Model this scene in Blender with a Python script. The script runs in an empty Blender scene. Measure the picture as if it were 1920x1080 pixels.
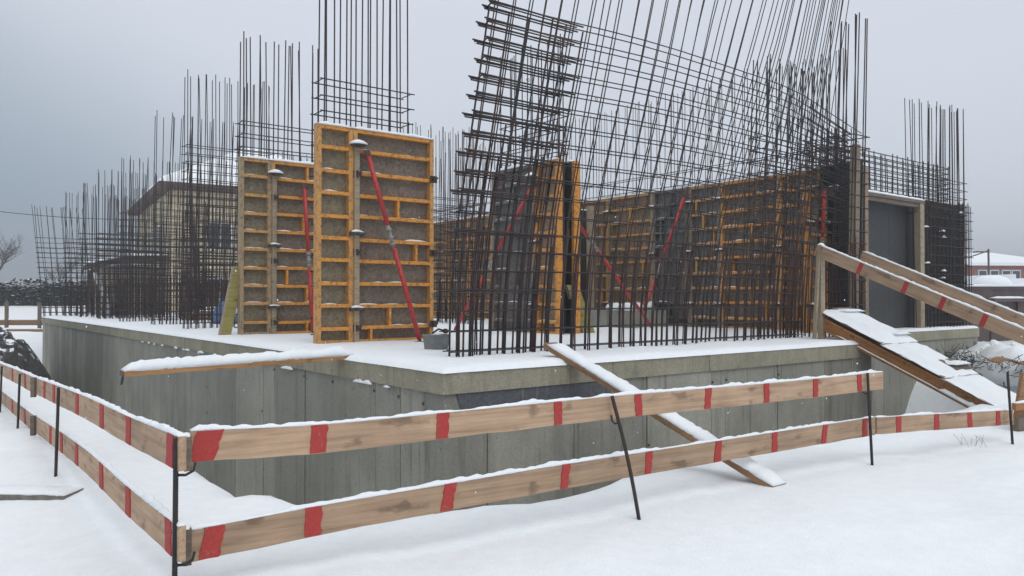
import bpy, math, random
import numpy as np
from mathutils import Vector, Quaternion, Matrix, noise

# ------------------------------------------------------------------ camera, sky, sun, exposure
scene = bpy.context.scene
COL = scene.collection
F = 1470.0                      # focal length in photo pixels (1920 wide)
CAMZ = 0.63                     # camera height above the slab snow
cam_d = bpy.data.cameras.new('camera'); cam = bpy.data.objects.new('camera', cam_d); COL.objects.link(cam)
cam_d.sensor_width = 36; cam_d.lens = F / 1920 * 36; cam_d.clip_start = 0.05; cam_d.clip_end = 5000
cam.location = (0, 0, CAMZ); cam.rotation_euler = (math.radians(90.70), 0, 0)
scene.camera = cam

SUN_EL, SUN_AZ = math.radians(52), math.radians(150)      # azimuth clockwise from +Y
world = bpy.data.worlds.new('World'); scene.world = world; world.use_nodes = True
def build_world():
    nt = world.node_tree; nt.nodes.clear(); N = nt.nodes.new; L = nt.links.new
    out = N('ShaderNodeOutputWorld'); bg = N('ShaderNodeBackground'); bg.inputs['Strength'].default_value = 0.1
    sky = N('ShaderNodeTexSky'); sky.sky_type = 'NISHITA'; sky.sun_disc = False
    sky.sun_elevation = SUN_EL; sky.sun_rotation = SUN_AZ
    tc = N('ShaderNodeTexCoord'); sep = N('ShaderNodeSeparateXYZ'); L(tc.outputs['Generated'], sep.inputs[0])
    # overcast deck: grey low down, brighter overhead
    el = N('ShaderNodeValToRGB'); L(sep.outputs['Z'], el.inputs[0])
    cr = el.color_ramp; cr.elements[0].position = 0.0; cr.elements[0].color = (.62, .67, .75, 1)
    cr.elements[1].position = 1.0; cr.elements[1].color = (1.0, 1.02, 1.05, 1)
    e = cr.elements.new(.10); e.color = (.625, .675, .755, 1)
    e = cr.elements.new(.34); e.color = (.64, .685, .765, 1)
    # a heavy snow cloud low on the left-hand horizon
    nz = N('ShaderNodeTexNoise'); nz.inputs['Scale'].default_value = 2.2; nz.inputs['Detail'].default_value = 3
    L(tc.outputs['Generated'], nz.inputs['Vector'])
    ax = N('ShaderNodeMath'); ax.operation = 'MULTIPLY_ADD'; ax.inputs[1].default_value = -1.0; ax.inputs[2].default_value = -0.02
    L(sep.outputs['X'], ax.inputs[0])
    az = N('ShaderNodeMath'); az.operation = 'MULTIPLY_ADD'; az.inputs[1].default_value = -1.35
    L(sep.outputs['Z'], az.inputs[0]); L(ax.outputs[0], az.inputs[2])
    an = N('ShaderNodeMath'); an.operation = 'MULTIPLY_ADD'; an.inputs[1].default_value = .30; L(nz.outputs['Fac'], an.inputs[0])
    L(az.outputs[0], an.inputs[2])
    mr = N('ShaderNodeMapRange'); mr.interpolation_type = 'SMOOTHSTEP'
    mr.inputs['From Min'].default_value = 0.05; mr.inputs['From Max'].default_value = 0.62
    L(an.outputs[0], mr.inputs['Value'])
    dk = N('ShaderNodeMixRGB'); dk.blend_type = 'MULTIPLY'; dk.inputs['Color2'].default_value = (.42, .50, .55, 1)
    L(mr.outputs[0], dk.inputs['Fac']); L(el.outputs['Color'], dk.inputs['Color1'])
    # faint mottling of the deck
    mo = N('ShaderNodeMapRange'); mo.inputs['To Min'].default_value = .93; mo.inputs['To Max'].default_value = 1.07
    L(nz.outputs['Fac'], mo.inputs['Value'])
    mm = N('ShaderNodeMixRGB'); mm.blend_type = 'MULTIPLY'; mm.inputs['Fac'].default_value = 1
    L(dk.outputs[0], mm.inputs['Color1']); L(mo.outputs[0], mm.inputs['Color2'])
    up = N('ShaderNodeMixRGB'); up.blend_type = 'MULTIPLY'; up.inputs['Fac'].default_value = 1
    up.inputs['Color2'].default_value = (10.4, 10.4, 10.4, 1); L(mm.outputs[0], up.inputs['Color1'])
    mx = N('ShaderNodeMixRGB'); mx.inputs['Fac'].default_value = .97
    L(sky.outputs[0], mx.inputs['Color1']); L(up.outputs[0], mx.inputs['Color2'])
    L(mx.outputs[0], bg.inputs['Color']); L(bg.outputs[0], out.inputs['Surface'])
build_world()
sl = bpy.data.lights.new('sun', 'SUN'); sl.energy = 0.8; sl.angle = math.radians(35); sl.color = (1, .97, .93)
so = bpy.data.objects.new('sun', sl); COL.objects.link(so)
sd = Vector((math.sin(SUN_AZ) * math.cos(SUN_EL), math.cos(SUN_AZ) * math.cos(SUN_EL), math.sin(SUN_EL)))
so.rotation_euler = sd.to_track_quat('Z', 'Y').to_euler()
vs = scene.view_settings; vs.view_transform = 'Standard'; vs.look = 'None'; vs.gamma = 1; vs.exposure = 0.12
vs.use_curve_mapping = False

R = random.Random(7)
# ------------------------------------------------------------------ building frame: u along the front, v along the left side
O = Vector((-0.61, 7.0)); U = Vector((.789, .614)).normalized(); V = Vector((-U.y, U.x)); RZ = math.atan2(U.y, U.x)
def W(u, v, z=0.0):
    p = O + U * u + V * v
    return Vector((p.x, p.y, z))
def uv(x, y):
    d = Vector((x, y)) - O
    return d.dot(U), d.dot(V)
def ray_u(px, v):       # u of a spot on the line v=const that shows at photo column px
    r = (px - 960) / F; p = O + V * v
    return (r * p.y - p.x) / (U.x - r * U.y)
def ray_v(px, u):
    r = (px - 960) / F; p = O + U * u
    return (r * p.y - p.x) / (V.x - r * V.y)
def zat(py, depth): return CAMZ + (558 - py) * depth / F

# ------------------------------------------------------------------ materials
MATS = {}
def material(name, base, rough=.8, metal=0.0):
    m = bpy.data.materials.new(name); m.use_nodes = True
    b = m.node_tree.nodes['Principled BSDF']
    b.inputs['Base Color'].default_value = (*base, 1); b.inputs['Roughness'].default_value = rough
    b.inputs['Metallic'].default_value = metal
    MATS[name] = m
    return m, m.node_tree, b
def pos(nt, scale=(1, 1, 1), kind='Position', rot=(0, 0, 0)):
    mp = nt.nodes.new('ShaderNodeMapping'); mp.inputs['Scale'].default_value = scale; mp.inputs['Rotation'].default_value = rot
    if kind == 'Position':
        g = nt.nodes.new('ShaderNodeNewGeometry'); nt.links.new(g.outputs['Position'], mp.inputs[0])
    else:
        g = nt.nodes.new('ShaderNodeTexCoord'); nt.links.new(g.outputs[kind], mp.inputs[0])
    return mp.outputs[0]
def tex(nt, vec, scale, detail=4, rough=.55, kind='Noise'):
    n = nt.nodes.new('ShaderNodeTex' + kind); n.inputs['Scale'].default_value = scale
    if kind == 'Noise':
        n.inputs['Detail'].default_value = detail; n.inputs['Roughness'].default_value = rough
    nt.links.new(vec, n.inputs['Vector'])
    return n.outputs['Fac'] if kind == 'Noise' else n.outputs['Distance']
def ramp(nt, fac, stops):
    r = nt.nodes.new('ShaderNodeValToRGB'); nt.links.new(fac, r.inputs[0]); cr = r.color_ramp
    while len(cr.elements) < len(stops): cr.elements.new(.5)
    for e, (p, c) in zip(cr.elements, stops):
        e.position = p; e.color = (*c, 1) if len(c) == 3 else c
    return r.outputs[0]
def mix(nt, fac, a, b, mode='MIX'):
    n = nt.nodes.new('ShaderNodeMixRGB'); n.blend_type = mode
    for s, x in ((n.inputs[0], fac), (n.inputs[1], a), (n.inputs[2], b)):
        if isinstance(x, (int, float)): s.default_value = x
        elif isinstance(x, tuple): s.default_value = (*x, 1)
        else: nt.links.new(x, s)
    return n.outputs[0]
def bump(nt, b, h, strength=.3, dist=.01):
    n = nt.nodes.new('ShaderNodeBump'); n.inputs['Strength'].default_value = strength; n.inputs['Distance'].default_value = dist
    nt.links.new(h, n.inputs['Height']); nt.links.new(n.outputs[0], b.inputs['Normal'])
def rnd(nt):
    return nt.nodes.new('ShaderNodeObjectInfo').outputs['Random']
g3 = lambda v: (v, v, v)

def make_materials():
    # snow
    m, nt, b = material('snow', (.84, .86, .89), .75)
    p = pos(nt); n1 = tex(nt, p, 9, 6, .6); n2 = tex(nt, p, 70, 3)
    nt.links.new(ramp(nt, n1, [(.3, (.79, .83, .865)), (.7, (.855, .885, .91))]), b.inputs['Base Color'])
    n3 = tex(nt, p, 2.2, 4, .5); bump(nt, b, mix(nt, .35, mix(nt, .4, n3, n1), n2), .5, .045)
    # concrete of the basement wall
    m, nt, b = material('concrete', (.3, .3, .27), .85)
    p = pos(nt); big = tex(nt, p, 1.1, 5, .6); st = tex(nt, pos(nt, (5, 5, .35)), 1.3, 6, .6); fine = tex(nt, p, 38, 5, .7)
    c = ramp(nt, big, [(.3, (.225, .222, .185)), (.55, (.29, .285, .24)), (.75, (.34, .332, .285))])
    c = mix(nt, .75, c, ramp(nt, st, [(.30, g3(.66)), (.45, g3(1.0)), (.7, g3(1.08))]), 'MULTIPLY')
    c = mix(nt, .6, c, ramp(nt, fine, [(.35, g3(.72)), (.6, g3(1.05))]), 'MULTIPLY')
    rv = nt.nodes.new('ShaderNodeMapRange'); rv.inputs['To Min'].default_value = .80; rv.inputs['To Max'].default_value = 1.14
    nt.links.new(rnd(nt), rv.inputs['Value']); c = mix(nt, 1, c, rv.outputs[0], 'MULTIPLY')
    dr = tex(nt, pos(nt, (16, 16, .5)), 1.5, 3, .5); c = mix(nt, ramp(nt, dr, [(.60, g3(0)), (.70, g3(.65))]), c, (.11, .107, .092))
    lime = tex(nt, pos(nt, (4, 4, 1.3)), 1.7, 6, .7); c = mix(nt, ramp(nt, lime, [(.62, g3(0)), (.72, g3(.45))]), c, (.42, .41, .37))
    pit = tex(nt, p, 16, 2, .5); c = mix(nt, ramp(nt, pit, [(.70, g3(0)), (.76, g3(.7))]), c, (.09, .09, .08))
    nt.links.new(c, b.inputs['Base Color']); bump(nt, b, mix(nt, .5, fine, st), .4, .01)
    # slab edge: yellower, grainier
    m, nt, b = material('slab_concrete', (.36, .35, .28), .9)
    p = pos(nt); big = tex(nt, p, 2.0, 5, .6); fine = tex(nt, p, 45, 5, .75); st = tex(nt, pos(nt, (8, 8, 1.2)), 1.4, 4)
    c = ramp(nt, big, [(.3, (.255, .24, .175)), (.7, (.37, .34, .255))])
    c = mix(nt, .7, c, ramp(nt, fine, [(.32, g3(.55)), (.55, g3(1.05))]), 'MULTIPLY')
    c = mix(nt, .6, c, ramp(nt, st, [(.3, g3(.66)), (.5, g3(1.0))]), 'MULTIPLY')
    nt.links.new(c, b.inputs['Base Color']); bump(nt, b, fine, .5, .012)
    material('joint', (.05, .052, .047), .95)
    # bitumen
    m, nt, b = material('bitumen', (.045, .047, .055), .7)
    p = pos(nt); st = tex(nt, pos(nt, (14, 14, 1.0)), 1.5, 4); fi = tex(nt, p, 30, 4)
    c = ramp(nt, fi, [(.3, (.055, .058, .066)), (.7, (.10, .105, .115))])
    c = mix(nt, ramp(nt, st, [(.6, g3(0)), (.72, g3(.6))]), c, (.24, .24, .2)); nt.links.new(c, b.inputs['Base Color'])
    # rebar
    m, nt, b = material('rebar', (.05, .04, .04), .7, .15)
    p = pos(nt); n = tex(nt, p, 1.7, 3); f2 = tex(nt, p, 60, 2)
    c = ramp(nt, n, [(.40, (.028, .027, .031)), (.68, (.062, .037, .031))])
    c = mix(nt, .5, c, ramp(nt, f2, [(.3, g3(.6)), (.7, g3(1.25))]), 'MULTIPLY'); nt.links.new(c, b.inputs['Base Color'])
    m, nt, b = material('rusty_rebar', (.1, .05, .035), .8, .1)
    p = pos(nt); n = tex(nt, p, 2.5, 3)
    nt.links.new(ramp(nt, n, [(.35, (.034, .021, .021)), (.7, (.090, .042, .030))]), b.inputs['Base Color'])
    # timber
    def timber(name, a, c2, gs=1.0, rough=.8, axis=(1, 1, 1)):
        m, nt, b = material(name, a, rough)
        p = pos(nt, kind='Object', scale=(1.2, 26, 26)); gr = tex(nt, p, 1.4 * gs, 6, .65)
        q = pos(nt, kind='Object', scale=(3.0, 6, 6)); kn = tex(nt, q, 1.6, 3, .5)
        c = ramp(nt, gr, [(.28, tuple(x * .62 for x in a)), (.5, a), (.75, c2)])
        c = mix(nt, ramp(nt, kn, [(.60, g3(0)), (.70, g3(.75))]), c, tuple(x * .42 for x in a))
        rv = nt.nodes.new('ShaderNodeMapRange'); rv.inputs['To Min'].default_value = .85; rv.inputs['To Max'].default_value = 1.1
        nt.links.new(rnd(nt), rv.inputs['Value']); c = mix(nt, 1, c, rv.outputs[0], 'MULTIPLY')
        w = tex(nt, pos(nt), 3.0, 4); c = mix(nt, .55, c, ramp(nt, w, [(.3, g3(.68)), (.6, g3(1.05))]), 'MULTIPLY')
        nt.links.new(c, b.inputs['Base Color']); bump(nt, b, gr, .35, .006)
    timber('barrier_wood', (.44, .295, .19), (.54, .39, .265))
    timber('weathered_wood', (.33, .265, .18), (.42, .34, .24))
    timber('fresh_wood', (.42, .22, .09), (.50, .29, .14))
    timber('beam_wood', (.36, .16, .05), (.44, .21, .075), 1.0, .6)
    timber('grey_wood', (.17, .13, .10), (.25, .2, .16))
    timber('old_plank', (.27, .15, .075), (.36, .22, .12))
    timber('olive_plywood', (.27, .235, .07), (.33, .29, .10))
    # paints
    def paint(name, a, dirt, thr=.55, rough=.55):
        m, nt, b = material(name, a, rough)
        p = pos(nt); n = tex(nt, p, 17, 8, .78); s = tex(nt, p, 60, 4, .8)
        c = mix(nt, ramp(nt, n, [(thr - .02, g3(0)), (thr + .07, g3(.9))]), a, dirt)
        c = mix(nt, .6, c, ramp(nt, s, [(.35, g3(.62)), (.58, g3(1.05))]), 'MULTIPLY')
        nt.links.new(c, b.inputs['Base Color']); bump(nt, b, s, .3, .004)
    paint('orange_steel', (.70, .30, .05), (.20, .10, .045), .53)
    paint('worn_orange', (.60, .30, .085), (.23, .15, .085), .52)
    paint('tan_rail', (.38, .27, .15), (.16, .135, .11), .52)
    paint('grey_steel', (.155, .15, .145), (.08, .078, .075), .5)
    paint('tan_grey', (.24, .20, .155), (.12, .105, .085), .5)
    paint('brown_frame', (.38, .22, .095), (.15, .105, .07), .52)
    paint('red_paint', (.46, .035, .035), (.30, .035, .03), .60, .5)
    paint('stripe_red', (.41, .042, .036), (.36, .15, .11), .60, .75)
    paint('dark_iron', (.06, .052, .048), (.11, .06, .04), .5, .6)
    paint('galvanised', (.30, .30, .29), (.18, .17, .16), .5, .45)
    def ply(name, a, c2, frost):
        m, nt, b = material(name, a, .6 if 'black' in name else .75)
        p = pos(nt); n = tex(nt, p, 2.6, 5, .65); s = tex(nt, p, 22, 6, .75); w = tex(nt, pos(nt, (1, 1, .25)), 5, 4)
        c = ramp(nt, n, [(.3, a), (.7, c2)])
        c = mix(nt, .8, c, ramp(nt, s, [(.36, g3(.45)), (.56, g3(1.15))]), 'MULTIPLY')
        c = mix(nt, ramp(nt, tex(nt, p, 9, 9, .85), [(.55, g3(0)), (.63, g3(frost * 1.4))]), c, (.33, .325, .30))
        nt.links.new(c, b.inputs['Base Color'])
    ply('plywood_back', (.165, .138, .09), (.235, .20, .13), .42)
    ply('plywood_purple', (.15, .118, .088), (.215, .172, .13), .42)
    ply('plywood_grey', (.12, .12, .113), (.18, .178, .168), .3)
    ply('plywood_brown', (.21, .155, .10), (.31, .225, .145), .35)
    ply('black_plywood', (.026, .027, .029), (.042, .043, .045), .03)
    # background
    def plain(name, a, c2, sc, rough=.85):
        m, nt, b = material(name, a, rough); n = tex(nt, pos(nt), sc, 4)
        nt.links.new(ramp(nt, n, [(.3, a), (.7, c2)]), b.inputs['Base Color'])
    m, nt, b = material('snowy_soil', (.05, .045, .04), .9)
    g = nt.nodes.new('ShaderNodeNewGeometry'); sp = nt.nodes.new('ShaderNodeSeparateXYZ'); nt.links.new(g.outputs['Normal'], sp.inputs[0])
    ad = nt.nodes.new('ShaderNodeMath'); ad.operation = 'MULTIPLY_ADD'; ad.inputs[1].default_value = .75; nt.links.new(tex(nt, pos(nt), 4.5, 6, .7), ad.inputs[0]); nt.links.new(sp.outputs['Z'], ad.inputs[2])
    nt.links.new(mix(nt, ramp(nt, mix(nt, 1, ad.outputs[0], g3(.75), 'MULTIPLY'), [(.80, g3(0)), (.93, g3(1))]), ramp(nt, tex(nt, pos(nt), 12, 5), [(.3, (.022, .022, .024)), (.7, (.055, .052, .05))]), (.78, .82, .86)), b.inputs['Base Color'])
    plain('soil', (.035, .033, .03), (.075, .068, .058), 9)
    plain('stone', (.11, .105, .085), (.21, .195, .155), 14)
    plain('hedge_leaf', (.020, .024, .022), (.05, .056, .05), 5)
    plain('bark', (.06, .052, .048), (.10, .09, .085), 6)
    plain('eave', (.062, .038, .032), (.085, .055, .045), 2)
    plain('porch_roof', (.07, .04, .035), (.10, .06, .05), 2)
    plain('red_brick_far', (.22, .085, .07), (.27, .115, .095), 3)
    plain('container_brown', (.085, .062, .06), (.115, .085, .08), 2.5, .6)
    plain('tub_grey', (.15, .155, .15), (.23, .235, .225), 16)
    plain('black_rubber', (.02, .02, .021), (.035, .035, .036), 8, .5)
    plain('cable_black', (.03, .03, .033), (.05, .05, .055), 4)
    plain('pale_metal', (.45, .47, .49), (.56, .58, .60), 4, .5)
    plain('blue_tarp', (.07, .12, .24), (.10, .17, .32), 6, .5)
    plain('far_trees', (.10, .12, .14), (.16, .18, .20), .12)
    m, nt, b = material('window_glass', (.05, .06, .07), .15)
    plain('window_frame_white', (.55, .56, .57), (.62, .63, .64), 4)
    m, nt, b = material('house_brick', (.4, .34, .22), .9)
    br = nt.nodes.new('ShaderNodeTexBrick'); mp = pos(nt, kind='Object', scale=(1, 1, 1))
    sw = nt.nodes.new('ShaderNodeSeparateXYZ'); nt.links.new(mp, sw.inputs[0])
    ad = nt.nodes.new('ShaderNodeMath'); nt.links.new(sw.outputs[0], ad.inputs[0]); nt.links.new(sw.outputs[1], ad.inputs[1])
    cb = nt.nodes.new('ShaderNodeCombineXYZ'); nt.links.new(ad.outputs[0], cb.inputs[0]); nt.links.new(sw.outputs[2], cb.inputs[1])
    nt.links.new(cb.outputs[0], br.inputs['Vector']); br.inputs['Scale'].default_value = 1
    br.inputs['Brick Width'].default_value = .5; br.inputs['Row Height'].default_value = .16; br.inputs['Mortar Size'].default_value = .012
    br.inputs['Color1'].default_value = (.52, .44, .29, 1); br.inputs['Color2'].default_value = (.60, .52, .36, 1); br.inputs['Mortar'].default_value = (.30, .27, .21, 1)
    nt.links.new(br.outputs['Color'], b.inputs['Base Color'])
make_materials()

# ------------------------------------------------------------------ mesh helpers
class MB:
    def __init__(s): s.v = []; s.f = []
    def box(s, x0, x1, y0, y1, z0, z1):
        i = len(s.v)
        s.v += [(x0, y0, z0), (x1, y0, z0), (x1, y1, z0), (x0, y1, z0), (x0, y0, z1), (x1, y0, z1), (x1, y1, z1), (x0, y1, z1)]
        s.f += [(i, i + 3, i + 2, i + 1), (i + 4, i + 5, i + 6, i + 7), (i, i + 1, i + 5, i + 4), (i + 1, i + 2, i + 6, i + 5), (i + 2, i + 3, i + 7, i + 6), (i + 3, i, i + 4, i + 7)]
        return s
    def prism(s, pts, y0, y1):                     # polygon in x,z pushed along y
        i = len(s.v); n = len(pts)
        s.v += [(x, y0, z) for x, z in pts] + [(x, y1, z) for x, z in pts]
        s.f += [tuple(range(i, i + n)), tuple(range(i + 2 * n - 1, i + n - 1, -1))]
        s.f += [(i + (k + 1) % n, i + k, i + n + k, i + n + (k + 1) % n) for k in range(n)]
        return s
    def ring(s, rings, cap=True, close=True):      # rings: list of equally long point lists
        i = len(s.v); n = len(rings[0])
        for r in rings: s.v += [tuple(p) for p in r]
        for a in range(len(rings) - 1):
            for k in range(n if close else n - 1):
                k2 = (k + 1) % n
                s.f.append((i + a * n + k, i + a * n + k2, i + (a + 1) * n + k2, i + (a + 1) * n + k))
        if cap:
            s.f.append(tuple(range(i + n - 1, i - 1, -1))); j = i + (len(rings) - 1) * n
            s.f.append(tuple(range(j, j + n)))
        return s
    def tube(s, pts, r, n=6, cap=True):
        pts = [Vector(p) for p in pts]; rings = []
        rr = r if isinstance(r, (list, tuple)) else [r] * len(pts)
        up = Vector((0, 0, 1)); d0 = (pts[1] - pts[0]).normalized()
        if abs(d0.z) > .9: up = Vector((1, 0, 0))
        for k, p in enumerate(pts):
            d = (pts[min(k + 1, len(pts) - 1)] - pts[max(k - 1, 0)]).normalized()
            a = d.cross(up).normalized(); b = a.cross(d)
            rings.append([p + (a * math.cos(t) + b * math.sin(t)) * rr[k] for t in (2 * math.pi * j / n for j in range(n))])
        return s.ring(rings, cap)
    def mesh(s, name, mat, smooth=False):
        me = bpy.data.meshes.new(name); me.from_pydata(s.v, [], s.f)
        if mat: me.materials.append(MATS[mat])
        if smooth: me.polygons.foreach_set('use_smooth', [True] * len(me.polygons))
        me.validate(); me.update(); return me
    def build(s, name, mat, parent=None, smooth=False):
        o = bpy.data.objects.new(name, s.mesh(name, mat, smooth)); COL.objects.link(o); o.parent = parent
        return o
def tag(o, label=None, cat=None, group=None, kind=None):
    for k, x in (('label', label), ('category', cat), ('group', group), ('kind', kind)):
        if x: o[k] = x
    return o
def thing(name, label, cat, loc=(0, 0, 0), rz=0.0, group=None):
    o = bpy.data.objects.new(name, None); COL.objects.link(o); o.empty_display_size = .1
    o.location = loc; o.rotation_euler = (0, 0, rz)
    return tag(o, label, cat, group)
UNIT = {}
def unit_cube(mat):
    k = ('c', mat)
    if k not in UNIT: UNIT[k] = MB().box(-.5, .5, -.5, .5, -.5, .5).mesh('block_' + mat, mat)
    return UNIT[k]
def unit_bar(mat, n=6):
    k = ('b', mat)
    if k not in UNIT: UNIT[k] = MB().tube([(0, 0, 0), (0, 0, 1)], 1, n).mesh('bar_' + mat, mat, True)
    return UNIT[k]
def box(parent, name, mat, x0, x1, y0, y1, z0, z1, rot=None):
    o = bpy.data.objects.new(name, unit_cube(mat)); COL.objects.link(o); o.parent = parent
    o.location = ((x0 + x1) / 2, (y0 + y1) / 2, (z0 + z1) / 2); o.scale = (x1 - x0, y1 - y0, z1 - z0)
    if rot: o.rotation_euler = rot
    return o
ZAX = Vector((0, 0, 1))
def bar(parent, name, mat, p, q, r):
    p = Vector(p); d = Vector(q) - p
    o = bpy.data.objects.new(name, unit_bar(mat)); COL.objects.link(o); o.parent = parent
    o.location = p; o.rotation_mode = 'QUATERNION'; o.rotation_quaternion = ZAX.rotation_difference(d.normalized())
    o.scale = (r, r, d.length)
    return o
def snow_strip(pts, w, h, step=.05, jit=.5, rr=R, ends=True):
    """irregular ridge of snow along a polyline lying on a narrow top; returns MB"""
    mb = MB(); rings = []; P = [Vector(p) for p in pts]; res = [P[0]]
    for a, b in zip(P, P[1:]):
        n = max(1, int((b - a).length / step))
        for k in range(1, n + 1): res.append(a.lerp(b, k / n))
    ph = rr.uniform(0, 50)
    for k, p in enumerate(res):
        d = (res[min(k + 1, len(res) - 1)] - res[max(k - 1, 0)]); d.z = 0; d.normalize()
        s = Vector((-d.y, d.x, 0)); t = min(k, len(res) - 1 - k)
        e = min(1, (t + .35) / 2.2) if ends else 1
        nz = noise.noise(Vector((k * step * 7, ph, 0))); n2 = noise.noise(Vector((k * step * 22, ph, 3)))
        gap = noise.noise(Vector((k * step * 2.3, ph, 11))); hh = h * e * max(.25, 1 + jit * nz + jit * .7 * n2) * (1 if jit < .9 else (.10 + .90 * sstep(-.42, -.22, gap)) * (1 + .5 * gap)); ww = w * .5 * (1 + .22 * jit * n2)
        rings.append([p + s * ww * a + ZAX * hh * b for a, b in ((-1.0, -.08), (-1.02, .35), (-.7, .85), (0, 1), (.7, .85), (1.02, .35), (1.0, -.08))])
    return mb.ring(rings)

# ------------------------------------------------------------------ terrain
LEN_V, LEN_U, STEP_U, STEP_V = 25.5, 15.15, 7.6, 1.5
def sstep(a, b, x):
    t = min(1, max(0, (x - a) / (b - a))); return t * t * (3 - 2 * t)
def outside(u, v):                           # distance outside the building footprint (0 inside), its nearest side
    def rect(u0, u1, v0, v1):
        return math.hypot(max(u0 - u, 0, u - u1), max(v0 - v, 0, v - v1))
    return rect(0, LEN_U, 0, LEN_V)
def ground(x, y):
    u, v = uv(x, y); d = outside(u, v)
    g = -.84 - .20 * sstep(-2.2, -5.0, u) * sstep(-4.5, -1, v) + .07 * sstep(1.0, 5.0, u)
    g += .00 - .10 * sstep(-1.0, -3.5, x) * sstep(7, 4, y)
    g += 1.0 * sstep(22, 60, y) + .08 * sstep(14, 22, y) * sstep(6, 14, abs(x))
    far = max(abs(x), y)
    g += .10 * noise.noise(Vector((x * .33, y * .33, 1))) + .05 * noise.noise(Vector((x * 1.1, y * 1.1, 4)))
    if far < 16: g += .022 * noise.noise(Vector((x * 2.8, y * 2.8, 2))) + .009 * noise.noise(Vector((x * 7, y * 7, 2)))
    w = 1.78 if v < 0 else 2.35
    if v < 0: w += .25 * sstep(.2, -1.2, u)
    w = w * (1 + .18 * sstep(4.5, 6.5, u) * sstep(.5, -.5, v))
    t = sstep(.15, w - .35, d + .14 * noise.noise(Vector((x * .9, y * .9, 8))))
    t = max(t, sstep(11.0, 12.6, u))
    pit = -2.42 - .14 * sstep(.24, .06, d) + .05 * noise.noise(Vector((x, y, 9)))
    # at the right the pit is shallower
    pit += 1.0 * sstep(10, 15, u) * sstep(6, 0, v)
    return pit + (g - pit) * t
def axis(lo, hi, fine0, fine1, st, grow):
    a = list(np.arange(fine0, fine1, st)); s = st; x = fine1
    while x < hi: a.append(x); s *= grow; x += s
    a.append(hi); s = st * grow; x = fine0 - s; b = []
    while x > lo: b.append(x); s *= grow; x -= s
    b.append(lo); return b[::-1] + a
def build_ground():
    xs = axis(-900, 900, -9, 9, .11, 1.09); ys = axis(-60, 1500, 2.4, 14, .11, 1.09)
    mb = MB(); nx = len(xs)
    for y in ys:
        for x in xs: mb.v.append((x, y, ground(x, y)))
    for j in range(len(ys) - 1):
        for i in range(nx - 1):
            a = j * nx + i; mb.f.append((a, a + 1, a + nx + 1, a + nx))
    tag(mb.build('snowy_ground', 'snow', None, True), 'snow covered ground around the basement', 'ground', kind='structure')
build_ground()
def build_hills():
    mb = MB(); top = []; rows = []
    for k in range(61):
        x = -620 + k * 20
        h = 9 + 5 * noise.noise(Vector((x * .006, 0, 3))) + 2 * noise.noise(Vector((x * .03, 1, 3)))
        h *= .45 + .55 * sstep(-60, -320, x)
        rows.append([(x, 330, -4), (x, 400, h * .6), (x, 470, h), (x, 620, h * .8), (x, 700, -4)])
    mb.ring(rows, cap=False, close=False)
    tag(mb.build('distant_hills', 'snow', None, True), 'low snowy hills on the horizon', 'hills', kind='structure')
build_hills()

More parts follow.
